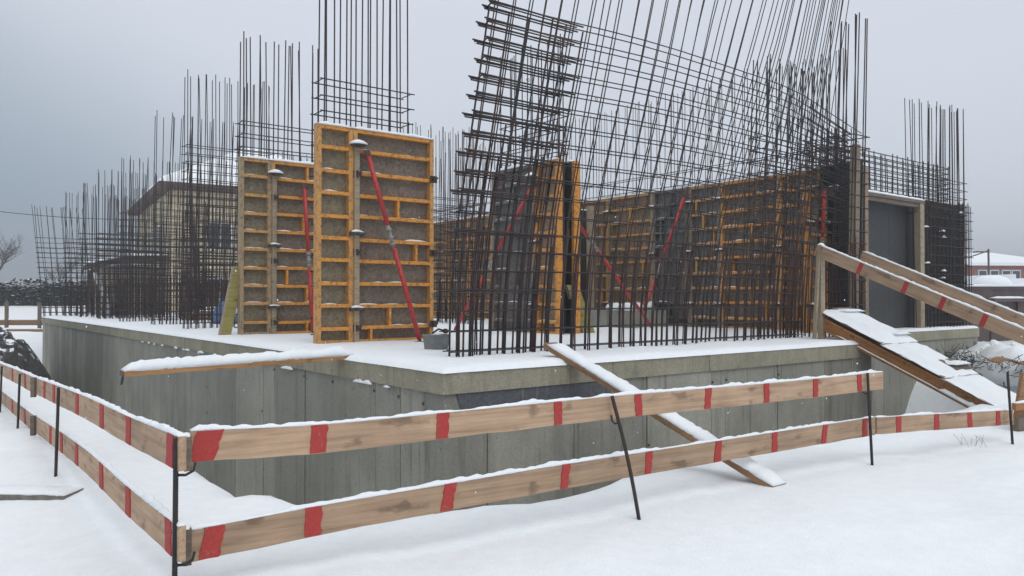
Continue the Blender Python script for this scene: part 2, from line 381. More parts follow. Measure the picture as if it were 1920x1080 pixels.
# ------------------------------------------------------------------ concrete basement with slab
def build_basement():
    t = thing('concrete_basement', 'unfinished grey concrete basement with snow covered floor slab', 'building', W(0, 0, 0), RZ)
    zt, zs, zb = -.05, -.24, -2.75
    core = MB(); g = .03
    core.box(.06, STEP_U - .06, .06, STEP_V + .3, zb, zs - .004)
    core.box(.07, LEN_U - .06, STEP_V + .06, LEN_V - .06, zb - .01, zs - .008)
    core.build('wall_core', 'joint', t)
    sl = MB(); sl.box(.012, STEP_U - .012, .012, STEP_V + .2, zs + .004, zt - .003)
    sl.box(.015, LEN_U - .012, STEP_V + .012, LEN_V - .012, zs + .007, zt - .006); sl.build('slab', 'slab_concrete', t)
    def section(axis_, a, b, off, mat, z0, z1, name, th=.06):
        dx = R.uniform(-.006, .006); ch = .006; e = .0045 if name == 'wall_section' else .0035
        x0, x1 = a + e, b - e
        prof = [(x0, th), (x0, ch), (x0 + ch, 0), (x1 - ch, 0), (x1, ch), (x1, th)]
        mb = MB()
        if axis_ == 'u': r = [[(p, off + q + dx, z) for p, q in prof] for z in (z0, z1)]
        else: r = [[(off + q + dx, p, z) for p, q in prof][::-1] for z in (z0, z1)]
        mb.ring(r); return mb.build(name, mat, t)
    # left side: joints read off the photograph, then on towards the far corner
    js = sorted(ray_v(x, 0) for x in (211, 243, 298, 346, 366, 386, 402, 439, 490, 512, 568, 621, 699, 745, 791))
    v = js[-1]
    while v < LEN_V - .9: v += R.uniform(.5, 1.1); js.append(v)
    js = [.03] + js + [LEN_V]
    for a, b in zip(js, js[1:]): section('v', a, b, .03, 'concrete', zb, zs - .002, 'wall_section')
    jf = [ray_u(x, 0) for x in (918, 1080, 1217, 1337, 1363, 1461, 1549, 1600)]
    jf = [.03] + [x for x in jf if x < STEP_U - .3] + [STEP_U - .03]
    for a, b in zip(jf, jf[1:]): section('u', a, b, .03, 'concrete', zb, zs - .002, 'wall_section')
    jr = [STEP_U + .05] + [x for x in (ray_u(p, STEP_V) for p in (1660, 1713, 1727, 1774)) if x > STEP_U + .3] + [LEN_U - .03]
    jr = sorted(set(jr))
    for a, b in zip(jr, jr[1:]): section('u', a, b, STEP_V + .03, 'concrete', zb, zs - .002, 'wall_section')
    # slab edge pieces
    je = [0] + sorted(ray_v(x, 0) for x in (738, 690, 634, 588, 410, 346, 300)) + [17.5, 21.2, LEN_V]
    for a, b in zip(je, je[1:]): section('v', a, b, 0, 'slab_concrete', zs, zt, 'slab_edge', .05)
    je = [0, ray_u(1070, 0), ray_u(1150, 0), ray_u(1330, 0), STEP_U]
    for a, b in zip(je, je[1:]): section('u', a, b, 0, 'slab_concrete', zs, zt, 'slab_edge', .05)
    for a, b in ((STEP_U + .06, 11.2), (11.2, LEN_U)): section('u', a, b, STEP_V, 'slab_concrete', zs, zt, 'slab_edge', .05)
    # waterproofing coat under the slab by the near corner
    m = MB(); pts = [(ray_u(858, 0), zs - .004), (ray_u(1142, 0), zs - .004), (ray_u(1150, 0), -.40)]
    for k in range(9): pts.append((ray_u(1120 - k * 30, 0), -.47 + .03 * noise.noise(Vector((k * 1.7, 0, 0))) - .012 * k))
    m.prism(pts[::-1], .021, .029); m.build('bitumen_coat', 'bitumen', t)
    # formwork tie holes along the joints
    hole = MB(); hole.tube([(0, 0, 0), (0, .006, 0)], .016, 8)
    hm = hole.mesh('tie_hole', 'joint')
    for px, zz in ((918, -1.15), (1217, -.42), (1217, -1.0), (1080, -.6), (1337, -.38), (1363, -.37), (1461, -.37), (1549, -.62), (1217, -1.5), (918, -1.5)):
        o = bpy.data.objects.new('tie_hole', hm); COL.objects.link(o); o.parent = t; o.location = (ray_u(px, 0) + .02, .0225, zz)
    for px, zz in ((512, -.31), (568, -.32), (621, -.32), (699, -.33), (745, -.34), (791, -.36), (490, -.9), (386, -.8), (386, -1.2), (745, -1.3)):
        o = bpy.data.objects.new('tie_hole', hm); COL.objects.link(o); o.parent = t; o.location = (.0225, ray_v(px, 0) + .02, zz); o.rotation_euler = (0, 0, -math.pi / 2)
    # snow on the slab
    us = [0, .02, .05, .1] + list(np.arange(.2, STEP_U - .1, .14)) + [STEP_U - .06, STEP_U - .02, STEP_U, STEP_U + .05] + list(np.arange(STEP_U + .2, LEN_U - .1, .2)) + [LEN_U - .05, LEN_U]
    vv = [0, .02, .05, .1] + list(np.arange(.2, STEP_V - .08, .12)) + [STEP_V - .04, STEP_V, STEP_V + .03, STEP_V + .08] + list(np.arange(STEP_V + .2, 8, .14)) + list(np.arange(8, LEN_V - .2, .25)) + [LEN_V - .05, LEN_V]
    mb = MB(); n = len(us)
    for v in vv:
        for u in us:
            inn = u <= STEP_U or v >= STEP_V
            ed = min(u, v if u <= STEP_U else v - STEP_V, LEN_U - u, LEN_V - v)
            if u > STEP_U and v < STEP_V: ed = 0
            elif u <= STEP_U and v < STEP_V: ed = min(ed, STEP_U - u)
            ed = max(0, ed)
            h = .058 * min(1, ed / .07) ** .55
            nz = noise.noise(Vector((u * 1.3, v * 1.3, 2))) * .016 + noise.noise(Vector((u * 5, v * 5, 6))) * .008
            h += nz * min(1, ed / .05); j = .014 * noise.noise(Vector((u * 8, v * 8, 9))) if ed == 0 else 0
            mb.v.append((u + (j - .012 if u == 0 else 0), v + (j - .012 if v == 0 else 0), zt + .002 + h))
    for b in range(len(vv) - 1):
        for a in range(n - 1):
            if us[a] >= STEP_U and vv[b] < STEP_V - 1e-6: continue
            i = b * n + a; mb.f.append((i, i + 1, i + n + 1, i + n))
    mb.build('slab_snow', 'snow', t, True)
    # clots of snow caught under the left slab edge
    for px in (268, 280, 290, 305, 331, 345, 352, 377, 404, 534, 540, 670, 676, 688, 726):
        v = ray_v(px, 0); w = R.uniform(.05, .16)
        snow_strip([(-.002, v - w, -.262), (-.002, v + w, -.262)], .035, .028, .03).build('snow_clot', 'snow', t, True)
build_basement()

# ------------------------------------------------------------------ rebar cages
def cage(label, origin, along, length, thick, ztop, nv, z0=.12, zh=3.0, dz=.22, r=.009, lean=None, jit=.02, single=True,
         starters=1.1, hook=.04, mat='rebar', tilt=(0, 0), group='rebar cages standing on the slab', seed=0, base=0.0, skip=0.0):
    rr = random.Random(seed); u0, v0 = origin
    t = thing('rebar_cage', label, 'rebar', W(u0, v0, base), RZ + (math.pi / 2 if along == 'v' else 0), group)
    joinv, joinh = MB(), MB()
    def put(name, p, q, rad, m='rebar'):
        if single: bar(t, name, m, p, q, rad)
        else: (joinv if name == 'vertical_bar' else joinh).tube([p, q], rad, 4)
    for layer in (0, 1):
        y = layer * thick
        for k in range(nv):
            x = length * (k + .5 * (0 if nv > 1 else 1)) / max(1, nv - 1) + rr.uniform(-.015, .015)
            zt = ztop + rr.uniform(-.06, .05)
            put('vertical_bar', (x, y, -.03), (x + tilt[0] * zt + rr.gauss(0, jit), y + tilt[1] * zt + rr.gauss(0, jit), zt), r, mat)
            if starters:
                put('vertical_bar', (x + .022, y + rr.uniform(-.01, .01), -.03), (x + .022 + rr.gauss(0, .012), y, starters + rr.uniform(-.15, .1)), r * 1.15, 'rusty_rebar')
    z = z0
    while z < zh:
        if rr.random() >= skip:
            for layer in (0, 1):
                y = layer * thick + (r * 2 if layer else -r * 2) + tilt[1] * z
                dx = tilt[0] * z
                put('horizontal_bar', (dx - hook - rr.uniform(0, .03), y, z + rr.uniform(-.01, .01)), (dx + length + hook + rr.uniform(0, .05), y, z + rr.uniform(-.012, .012)), r * .9)
            for x in ((-hook * .4, length + hook * .4)):
                put('tie_bar', (tilt[0] * z + x, tilt[1] * z - .01, z), (tilt[0] * z + x + .01, tilt[1] * z + thick + .01, z + .005), r * .8)
        z += dz
    if not single:
        tag(joinv.build('vertical_bars', mat, t, True), kind='stuff'); tag(joinh.build('horizontal_bars', 'rebar', t, True), kind='stuff')
    return t

def near_cage():
    v0 = .96; th = .13
    t = thing('rebar_cage', 'tall leaning rebar cage along the front slab edge, nearest of all', 'rebar', W(0, v0, 0), RZ, 'rebar cages standing on the slab')
    rr = random.Random(3)
    kk = lambda u: float(np.interp(u, (.75, 2.5, 4.0, 5.0, 6.0, 7.0, 7.6, 9.0), (.56, .76, 1.1, 1.3, 1.2, .95, .8, .7)))
    def at(u, y, z):
        q = max(0, z); g = .118 * q * q if q < 2.0 else .472 + .43 * (q - 2.0)     # bends low down, then runs straight
        return Vector((u + kk(u) * g / 1.25, y + .02 * max(0, z - .65) + .018 * math.sin(u * 2.1 + z * 1.3) * min(1, q), z))
    drop = lambda f, z: .09 * math.sin(math.pi * min(1, f)) * (z / 4) - .42 * f ** 3.5 * (z / 3.8) ** 2
    for layer in (0, 1):
        y = layer * th; u = .78 + .1 * layer; k = 0
        while u < 7.5:
            zt = 5.3 + .16 * u + rr.uniform(-.15, .2); zs = [-.03, .5, 1.0, 1.6, 2.3, 3.0, 3.8, 4.6, zt]; j = rr.uniform(-.02, .02); j2 = rr.gauss(0, .03)
            mb = MB(); mb.tube([at(u + j, y, z) + Vector((j2 * max(0, z - .6) / 4, 0, 0)) for z in zs], .0076, 6); mb.build('vertical_bar', 'rebar', t, True)
            mb = MB(); h = 1.25 + rr.uniform(-.15, .25); mb.tube([at(u + j + .024, y + rr.uniform(-.01, .01), z) for z in (-.03, .4, .8, h)], .0095, 6); mb.build('vertical_bar', 'rusty_rebar', t, True)
            u += .2 + rr.uniform(-.03, .03)
    # extra bars packed into the left end and the right foot
    for k in range(16):
        u = .78 + 1.25 * k / 15 + rr.uniform(-.02, .02); y = rr.choice((0, th, th * .5)); h = rr.uniform(1.5, 2.6) if k % 3 else 3.9
        mb = MB(); mb.tube([at(u, y, z) for z in (-.03, .6, 1.3, 2.2, h)], .011, 6); mb.build('vertical_bar', 'rusty_rebar' if k % 2 else 'rebar', t, True)
    for k in range(9):
        u = 6.35 + .85 * k / 8 + rr.uniform(-.02, .02); y = rr.choice((0, th, .1))
        mb = MB(); mb.tube([at(u, y, z) for z in (-.03, .6, 1.2, 2.0)], .0125, 6); mb.build('vertical_bar', 'rusty_rebar', t, True)
    z = .06; lev = 0
    while z < 3.95:
        for layer in (0, 1):
            y = layer * th + (.02 if layer else -.02); a = .7 + rr.uniform(-.05, .02); b = 7.12 + rr.uniform(0, .12)
            b += 1.15 * sstep(.6, 2.6, z)
            pts = []
            n = 14
            for i in range(n + 1):
                u = a + (b - a) * i / n
                droop = drop(i / n, z)
                p = at(u, y, z); pts.append(Vector((p.x, p.y, z + droop)))
            mb = MB(); mb.tube(pts, .0072, 6); mb.build('horizontal_bar', 'rebar', t, True)
            # U-bars lapped over the left end
            if z > 1.7 or (layer == 0 and z > .3 and lev % 3 == 0):
                e = .2 + rr.uniform(0, .05)
                q0 = at(a - .02, y, z); q1 = at(a + 1.28 + rr.uniform(-.06, .06), y, z)
                bar(t, 'lap_bar', 'rebar', q0 + Vector((0, 0, .018)), q1 + Vector((0, 0, .014)), .010)
                bar(t, 'lap_bar', 'rusty_rebar' if z < 1.6 else 'rebar', q0 + Vector((.03, -.004, -.018)), q1 + Vector((-.1, -.004, -.016)), .0085)
            if z > 1.0 and layer:
                q0 = at(b, y, z); q1 = at(b - 1.5, y, z); q0.z += drop(1, z); q1.z += drop(.8, z)
                bar(t, 'lap_bar', 'rebar', q0 + Vector((0, 0, .016)), q1 + Vector((0, 0, .016)), .0085)
        p = at(.7, 0, z); bar(t, 'tie_bar', 'rebar', p + Vector((0, -.03, 0)), p + Vector((.07, th + .03, .01)), .009)
        p = at(7.3, 0, z); p.z -= .10 * max(0, z - 1.2) / 2.5; z += 0
        z += .213 + rr.uniform(-.006, .006); lev += 1
    # round plastic-looking tie coils of wire
    for u, z in ((2.3, 3.05), (3.4, 3.0), (4.4, 2.95), (2.6, 2.2), (5.2, 2.5), (1.3, 3.1), (3.6, 2.1), (5.6, 1.9)):
        p = at(u, -.01, z); m = MB(); m.tube([p + Vector((.02 * math.cos(q), -.02, .02 * math.sin(q))) for q in np.linspace(0, 6.1, 8)], .005, 4)
        m.build('wire_tie', 'dark_iron', t)
near_cage()

# pillar cages in a row down the left side
cage('tall rebar cage rising out of the taller formwork pillar', (.74, 4.20), 'u', 1.36, .24, 5.2, 9, zh=3.75, r=.010, seed=11, starters=0, jit=.03)
cage('rebar cage rising out of the shorter formwork pillar behind', (.76, 7.42), 'u', 1.36, .26, 5.15, 9, zh=3.7, r=.010, seed=12, starters=0, jit=.06)
cage('bare rebar cage next to the formwork pillars, left of the yellow prop board', (.68, 10.4), 'u', 1.7, .28, 5.15, 13, zh=3.7, r=.0083, dz=.17, seed=13, jit=.05)
cage('bare rebar cage whose bars end level with the snowy house roof', (.75, 13.3), 'u', 1.9, .28, 4.9, 13, zh=3.1, r=.0083, dz=.17, seed=14, jit=.06, tilt=(.02, 0))
cage('bare rebar cage in front of the gabled porch roof', (.70, 16.4), 'u', 1.9, .28, 4.3, 13, zh=2.9, r=.0083, dz=.17, seed=15, jit=.06)
cage('short bare rebar cage third from the far left slab corner', (.70, 19.3), 'u', 1.9, .28, 4.35, 13, zh=2.6, r=.0083, dz=.17, seed=16, single=False, jit=.06)
cage('short bare rebar cage second from the far left slab corner', (.65, 22.0), 'u', 2.0, .28, 4.25, 13, zh=2.7, r=.0083, dz=.17, seed=17, single=False, jit=.06)
cage('small rebar cage close to the far left slab corner', (.55, 24.2), 'u', 2.0, .28, 4.2, 13, zh=2.6, r=.0083, dz=.17, seed=18, single=False, jit=.05)
cage('leaning rebar mesh at the far left slab corner, bars fanned outwards', (.02, 25.0), 'u', 1.5, .12, 3.75, 9, zh=2.75, dz=.17, r=.0083, seed=19, single=False, tilt=(-.09, 0), jit=.05, starters=.9)
# second row, further in
cage('slanted rebar cage behind the leftmost row, bars tilting right', (2.4, 17.2), 'u', 1.6, .26, 4.75, 7, zh=2.9, r=.009, dz=.18, seed=21, single=False, tilt=(.06, 0), jit=.05)
cage('rebar cage deep inside the slab, left of the leaning board', (3.3, 20.5), 'u', 2.2, .26, 3.9, 9, zh=2.5, r=.009, dz=.18, seed=23, single=False, jit=.05)
cage('distant rebar cage seen just right of the taller formwork pillar', (6.1, 11.0), 'u', 1.9, .28, 5.0, 10, zh=3.3, r=.009, dz=.18, seed=24, single=False, jit=.05)
cage('distant rebar cage half hidden between the formwork pillars', (4.6, 15.5), 'u', 1.9, .28, 4.7, 9, zh=3.2, r=.009, dz=.18, seed=25, single=False, jit=.05)
cage('low rebar row running away along the slab behind the left cages', (3.1, 16.6), 'v', 3.2, .24, 3.3, 17, zh=2.6, r=.0085, dz=.18, seed=42, single=False, jit=.05)
cage('thin rebar cage between the two cages near the far left corner', (.9, 20.7), 'u', 1.9, .22, 3.7, 11, zh=2.5, r=.0085, dz=.18, seed=46, single=False, jit=.05)
cage('low rebar row along the back edge of the slab', (2.4, 24.6), 'u', 5.5, .22, 3.4, 26, zh=2.4, r=.0085, dz=.2, seed=47, single=False, jit=.05)
cage('rebar cage visible between the narrow pillar and the taller pillar', (6.9, 9.0), 'v', 1.8, .24, 4.6, 9, zh=3.0, r=.0085, dz=.18, seed=48, single=False, jit=.05)
cage('rebar standing up out of the narrow middle formwork pillar', (5.26, 4.25), 'v', 1.55, .22, 5.15, 8, z0=2.9, zh=3.8, r=.010, seed=26, starters=0, jit=.04)
# cage of the long right-hand wall, inside its formwork
cage('long row of upright rebar above the long brown formwork wall', (9.62, 1.5), 'v', 13.8, .2, 5.1, 74, z0=3.05, zh=3.5, dz=.3, r=.009, seed=27, single=False, starters=0, jit=.06, tilt=(0, 0))
cage('dense tall rebar column at the right end of the leaning cage', (8.32, .80), 'u', .42, .4, 5.35, 5, zh=3.35, dz=.2, r=.011, seed=28, jit=.04, tilt=(.06, .0), starters=1.6, mat='rebar')
cage('rebar grid tying the right column to the wall, crossing behind the post', (7.2, 1.75), 'u', 1.9, .25, 4.7, 10, z0=1.9, zh=3.4, dz=.2, r=.010, seed=29, starters=0, tilt=(.07, 0), jit=.05)
cage('upright rebar grid strip in front of the black panel, beside the post', (9.35, 1.62), 'u', .55, .2, 3.7, 5, zh=3.6, dz=.2, r=.010, seed=30, starters=0, mat='rusty_rebar')
cage('horizontal lintel cage above the black plywood panel', (9.0, 1.75), 'u', ray_u(1778, 1.75) - 9.0, .2, .72, 24, z0=.03, zh=.74, dz=.11, r=.0105, seed=31, starters=0, base=2.74, jit=.01)
ua, ub = ray_u(1719, 1.66), ray_u(1772, 1.66)
cage('rebar column beyond the doorway with tall thin starter bars', (ua, 1.66), 'u', ub - ua, .16, 4.75, 8, z0=2.4, zh=3.35, dz=.16, r=.0085, seed=32, starters=0, jit=.05, base=-.02)
ua, ub = ray_u(1781, 1.64), ray_u(1811, 1.64)
cage('rebar column at the far right slab end with tall starter bars', (ua, 1.64), 'u', ub - ua, .16, 4.8, 8, zh=3.35, dz=.18, r=.0085, seed=33, starters=0, jit=.03, base=-.02)
ua, ub = ray_u(1746, 1.58), ray_u(1824, 1.58)
cage('rebar mesh covering the right half of the black panels', (ua, 1.60), 'u', ub - ua, .05, 2.68, 14, zh=2.68, dz=.2, r=.0075, seed=34, starters=0, jit=.01)

# ------------------------------------------------------------------ formwork
def fw_panel(parent, x0, w, h, ribs, style, face, seed, stubs=True, depth=.11, snow=True, hook=True):
    """one framed panel of a formwork wall; local x along, y=0 is the near face of the frame"""
    rr = random.Random(seed)
    mb = MB(); mb.box(x0 + .01, x0 + w - .01, depth - .012, depth + .012, .015, h - .015)
    p = mb.build('panel', face, parent)
    rail, rib = style
    box(p, 'side_rail', rail, x0, x0 + .062, 0, depth + .004, 0, h)
    box(p, 'side_rail', rail, x0 + w - .062, x0 + w, 0, depth + .004, 0, h)
    box(p, 'top_rail', rib, x0 + .062, x0 + w - .062, .002, depth + .002, h - .06, h - .004)
    box(p, 'bottom_rail', rail, x0 + .062, x0 + w - .062, .002, depth + .002, .004, .055)
    zs = [.22 + .308 * k for k in range(ribs)]
    zs = [z for z in zs if z < h - .18]
    sn = MB()
    for z in zs:
        zz = z + rr.uniform(-.012, .012); tl = rr.uniform(-.004, .004)
        box(p, 'rib', rib, x0 + .062, x0 + w - .062, .006, depth - .012, zz - .024, zz + .024, (0, tl, 0))
        # snow and frost caught on the rib
        x = x0 + .08
        while x < x0 + w - .12:
            l = rr.uniform(.06, .4); e = min(x + l, x0 + w - .07)
            if rr.random() < .62 and e - x > .05:
                s = snow_strip([(x, .045, zz + .023), (e, .045, zz + .023)], .07, rr.uniform(.010, .022), .05)
                o = len(sn.v); sn.v += s.v; sn.f += [tuple(i + o for i in f) for f in s.f]
            x = e + rr.uniform(.02, .2)
    if stubs and w > .7:
        zz = [.03] + zs + [h - .03]
        for a, b in zip(zz, zz[1:]):
            if rr.random() < .6:
                x = x0 + w * rr.choice((.22, .45, .5, .55, .78)); box(p, 'stub', rib, x - .018, x + .018, .012, depth - .012, a + .02, b - .02)
    if snow:
        s = snow_strip([(x0 + .0, depth * .5, h - .006), (x0 + w, depth * .5, h - .006)], depth + .03, .042, .06, .5, rr)
        o = len(sn.v); sn.v += s.v; sn.f += [tuple(i + o for i in f) for f in s.f]
    if sn.v: tag(sn.build('snow', 'snow', p, True), kind='stuff')
    return p
def clamp(parent, x, z, cap=True):
    c = MB(); c.box(x - .11, x + .11, -.055, -.004, z - .022, z + .022); c.box(x - .10, x - .07, -.05, .05, z - .03, z + .03); c.box(x + .07, x + .10, -.05, .05, z - .03, z + .03)
    c.tube([(x, -.11, z), (x, .02, z)], .02, 8); c.tube([(x - .035, -.09, z), (x + .035, -.09, z)], .012, 6)
    o = c.build('clamp', 'dark_iron', parent)
    if cap: snow_strip([(x - .10, -.03, z + .02), (x + .10, -.03, z + .02)], .07, .028, .03, .5).build('snow', 'snow', o, True)
def tie_nut(parent, x, z):
    c = MB(); c.box(x - .06, x + .06, -.018, -.002, z - .05, z + .05); c.tube([(x, -.13, z), (x, 0, z)], .009, 6)
    for a in (.4, 2.2, 4.3): c.box(x - .012 + .035 * math.cos(a), x + .012 + .035 * math.cos(a), -.075, -.03, z - .012 + .035 * math.sin(a), z + .012 + .035 * math.sin(a))
    c.tube([(x, -.07, z), (x, -.02, z)], .026, 8); c.build('tie_nut', 'dark_iron', parent)
def hat(parent, x, z):
    c = MB(); rings = [[(x + r * math.cos(a) * 1.25, -.06 + r * math.sin(a), zz) for a in (2 * math.pi * k / 10 for k in range(10))] for r, zz in ((.035, z - .05), (.10, z - .03), (.10, z - .015), (.02, z))]
    c.ring(rings); o = c.build('bracket', 'dark_iron', parent)
    c = MB(); rings = [[(x + r * math.cos(a) * 1.3, -.06 + r * math.sin(a), zz) for a in (2 * math.pi * k / 10 for k in range(10))] for r, zz in ((.10, z - .018), (.105, z + .0), (.06, z + .035), (.02, z + .05))]
    c.ring(rings); c.build('snow', 'snow', o, True)
def prop(label, p, q, mid=.5, r=.034):
    """red adjustable prop from foot p to head q"""
    p, q = Vector(p), Vector(q); d = q - p
    t = thing('steel_prop', label, 'prop', p, 0, 'red adjustable props bracing the formwork')
    L = d.length; n = d / L
    m = MB(); m.tube([n * .04, n * (L * (mid - .06))], r, 10); m.build('lower_tube', 'red_paint', t, True)
    m = MB(); m.tube([n * (L * (mid + .06)), n * (L - .04)], r, 10); m.build('upper_tube', 'red_paint', t, True)
    m = MB(); m.tube([n * (L * (mid - .06)), n * (L * (mid + .06))], r * .8, 10)
    for s in (-.045, -.01, .03): m.tube([n * (L * (mid + s)), n * (L * (mid + s) + .03)], r * 1.2, 10)
    m.build('adjuster', 'galvanised', t, True)
    m = MB(); m.box(-.07, .07, -.05, .05, -.02, .012); m.tube([(0, 0, .0), n * .06], r * .7, 8); m.build('foot_plate', 'dark_iron', t)
    m = MB(); e = n * L; m.box(e.x - .04, e.x + .04, e.y - .03, e.y + .05, e.z - .05, e.z + .03); m.tube([n * (L - .08), e], r * .7, 8); m.build('head_plate', 'dark_iron', t)
    # pin holes down the tube
    side = n.cross(ZAX).normalized(); fr = side.cross(n).normalized()
    if fr.y > 0: fr = -fr
    m = MB(); k = .12
    while k < .9:
        if abs(k - mid) > .08:
            c = n * (L * k) + Vector((0, -1, 0)) * (r * .96)
            m.tube([c, c + Vector((0, -.004, 0))], .009, 6)
        k += .045
    m.build('pin_holes', 'black_rubber', t)
    return t

def pillar(label, u0, v0, w_left, w_right, h, styles, seed):
    t = thing('formwork_pillar', label, 'formwork', W(u0, v0, -.01), RZ)
    fw_panel(t, 0, w_left, h, 9, styles[0], 'plywood_back', seed, False)
    fw_panel(t, w_left + .004, w_right, h, 9, styles[1], 'plywood_purple', seed + 1)
    wt = w_left + .004 + w_right
    # timber strip over the seam, clamps and nuts
    bb = MB(); bb.box(w_left + .01, w_left + .085, -.03, -.002, .0, h - .28); bb.build('seam_timber', 'weathered_wood', t)
    hat(t, w_left + .05, h - .22)
    for z in (.48, 1.53): clamp(t, w_left + .05, z)
    for z in (.22, 1.27, 2.36): tie_nut(t, w_left + .06, z)
    for z in (.25, 1.3, 2.4):
        tie_nut(t, wt - .01, z)
    return t
OR = ('worn_orange', 'orange_steel'); TN = ('tan_rail', 'worn_orange'); GY = ('tan_grey', 'grey_steel'); BR = ('worn_orange', 'worn_orange'); BO = ('orange_steel', 'orange_steel')
pillar('tallest looking orange steel formwork pillar with snow on its top', .585, 4.03, .53, 1.31, 3.0, (OR, OR), 100)
pillar('orange formwork pillar half hidden behind the nearer one', .63, 7.2, .53, 1.31, 3.0, (('tan_rail', 'worn_orange'), OR), 120)
A0 = W(.585, 4.03); B0 = W(.63, 7.2)
def along(base, s, out, z): q = Vector((base.x, base.y)) + U * s - V * out; return (q.x, q.y, z)
prop('long red prop leaning across the front of the nearest formwork pillar', along(A0, 1.42, .32, .0), along(A0, .72, .05, 2.66), .56)
prop('red prop standing nearly upright before the rear formwork pillar', along(B0, 1.16, .30, .0), along(B0, 1.10, .05, 2.58), .50)

# narrow pillar in the middle, turned along v
def middle_pillar():
    t = thing('formwork_pillar', 'narrow formwork pillar behind the leaning cage, grey side and orange end', 'formwork', W(4.92, 5.95, -.01), RZ - math.pi / 2)
    fw_panel(t, 0, 1.25, 3.0, 9, GY, 'plywood_grey', 140)
    fw_panel(t, 1.255, .62, 3.0, 9, BO, 'plywood_brown', 141, False)
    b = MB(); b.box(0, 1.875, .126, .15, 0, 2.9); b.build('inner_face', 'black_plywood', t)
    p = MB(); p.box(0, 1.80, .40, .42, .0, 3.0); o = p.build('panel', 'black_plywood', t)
    box(o, 'side_rail', 'orange_steel', 1.80, 1.865, .39, .53, 0, 3.0); box(o, 'side_rail', 'orange_steel', 0, .06, .42, .53, 0, 3.0)
    box(o, 'top_rail', 'orange_steel', .06, 1.80, .42, .53, 2.93, 3.0)
    for k in range(9): box(o, 'rib', 'orange_steel', .06, 1.80, .42, .52, .2 + .308 * k, .24 + .308 * k)
    snow_strip([(0, .46, 2.995), (1.86, .46, 2.995)], .15, .05, .06).build('snow', 'snow', o, True)
    for z in (.5, 1.6, 2.6): clamp(t, 1.25, z)
    hat(t, 1.25, 2.78)
    for z in (.8, 2.0): tie_nut(t, 1.3, z)
    return t
middle_pillar()
prop('red prop on the left of the narrow middle pillar', W(4.45, 6.5), W(4.86, 4.65, 2.6), .45)
prop('red prop sloping down to the right of the narrow middle pillar', W(8.15, 4.85), W(5.5, 4.5, 2.25), .72)

def long_wall():
    t = thing('formwork_wall', 'long brown and grey formwork wall behind the leaning rebar cage', 'formwork', W(9.4, 15.6, -.01), RZ - math.pi / 2)
    # local x runs from v=15.6 towards the camera
    runs = [(15.6, 14.4, BR, 'plywood_brown'), (14.4, 13.2, BR, 'plywood_brown'), (13.2, 12.0, BR, 'plywood_brown'), (12.0, 10.8, BR, 'plywood_brown'), (10.8, 9.6, GY, 'plywood_grey'), (9.6, 8.4, BR, 'plywood_brown'),
            (8.4, 7.38, BR, 'plywood_brown'), (7.38, 5.98, TN, 'plywood_brown'), (5.98, 4.95, GY, 'plywood_grey'), (4.95, 4.15, ('tan_grey', 'worn_orange'), 'plywood_grey'), (4.15, 2.79, OR, 'plywood_purple'), (2.79, 1.93, OR, 'plywood_brown')]
    for k, (a, b, st, face) in enumerate(runs):
        fw_panel(t, 15.6 - a + .003, a - b - .006, 3.0, 9, st, face, 200 + k)
        if b < 9:
            for z in (.5, 1.6, 2.65): clamp(t, 15.6 - b, z)
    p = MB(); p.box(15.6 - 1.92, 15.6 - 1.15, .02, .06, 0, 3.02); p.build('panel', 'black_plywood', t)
    r = MB(); r.box(0, 14.3, .42, .53, 0, 3.0); r.build('rear_panel', 'plywood_brown', t)
    e = MB(); e.box(15.6 - 1.55, 15.6 - 1.53, .13, .4, 0, 2.9); e.build('end_board', 'weathered_wood', t)
    bw = MB(); bw.box(15.6 - 5.05, 15.6 - 4.97, -.035, -.002, .3, 3.0); bw.build('seam_timber', 'grey_wood', t)
    return t
long_wall()
prop('red prop leaning on the grey part of the long formwork wall', W(8.35, 5.45), W(9.35, 5.02, 2.8), .42)
prop('short red prop by the small orange panel near the handrail', W(8.75, 1.52, 1.35), W(9.12, 1.68, 2.55), .2)
def small_panel():
    t = thing('formwork_panel', 'small upright orange framed panel behind the handrail post', 'formwork', W(8.78, 1.78, -.01), RZ)
    fw_panel(t, 0, .62, 2.5, 8, BO, 'plywood_purple', 300, False, snow=False)
    clamp(t, .03, 1.95); clamp(t, .55, 1.97); clamp(t, .03, .5)
small_panel()
def dark_return():  # black sheet with timber rails, fills the dark gap beside the long wall
    t = thing('formwork_panel', 'black formwork panel beyond the narrow middle pillar', 'formwork', W(7.7, 7.75, -.01), RZ)
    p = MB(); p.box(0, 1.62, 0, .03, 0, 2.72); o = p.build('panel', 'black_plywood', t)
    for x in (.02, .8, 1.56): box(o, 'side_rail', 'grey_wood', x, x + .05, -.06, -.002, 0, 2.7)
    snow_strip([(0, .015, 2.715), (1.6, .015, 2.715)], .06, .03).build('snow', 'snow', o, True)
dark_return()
p = thing('timber_post', 'weathered timber post at the end of the long formwork wall', 'post', W(8.75, 7.3, 0), RZ)
box(p, 'post', 'weathered_wood', -.07, .07, -.05, .05, 0, 2.75)

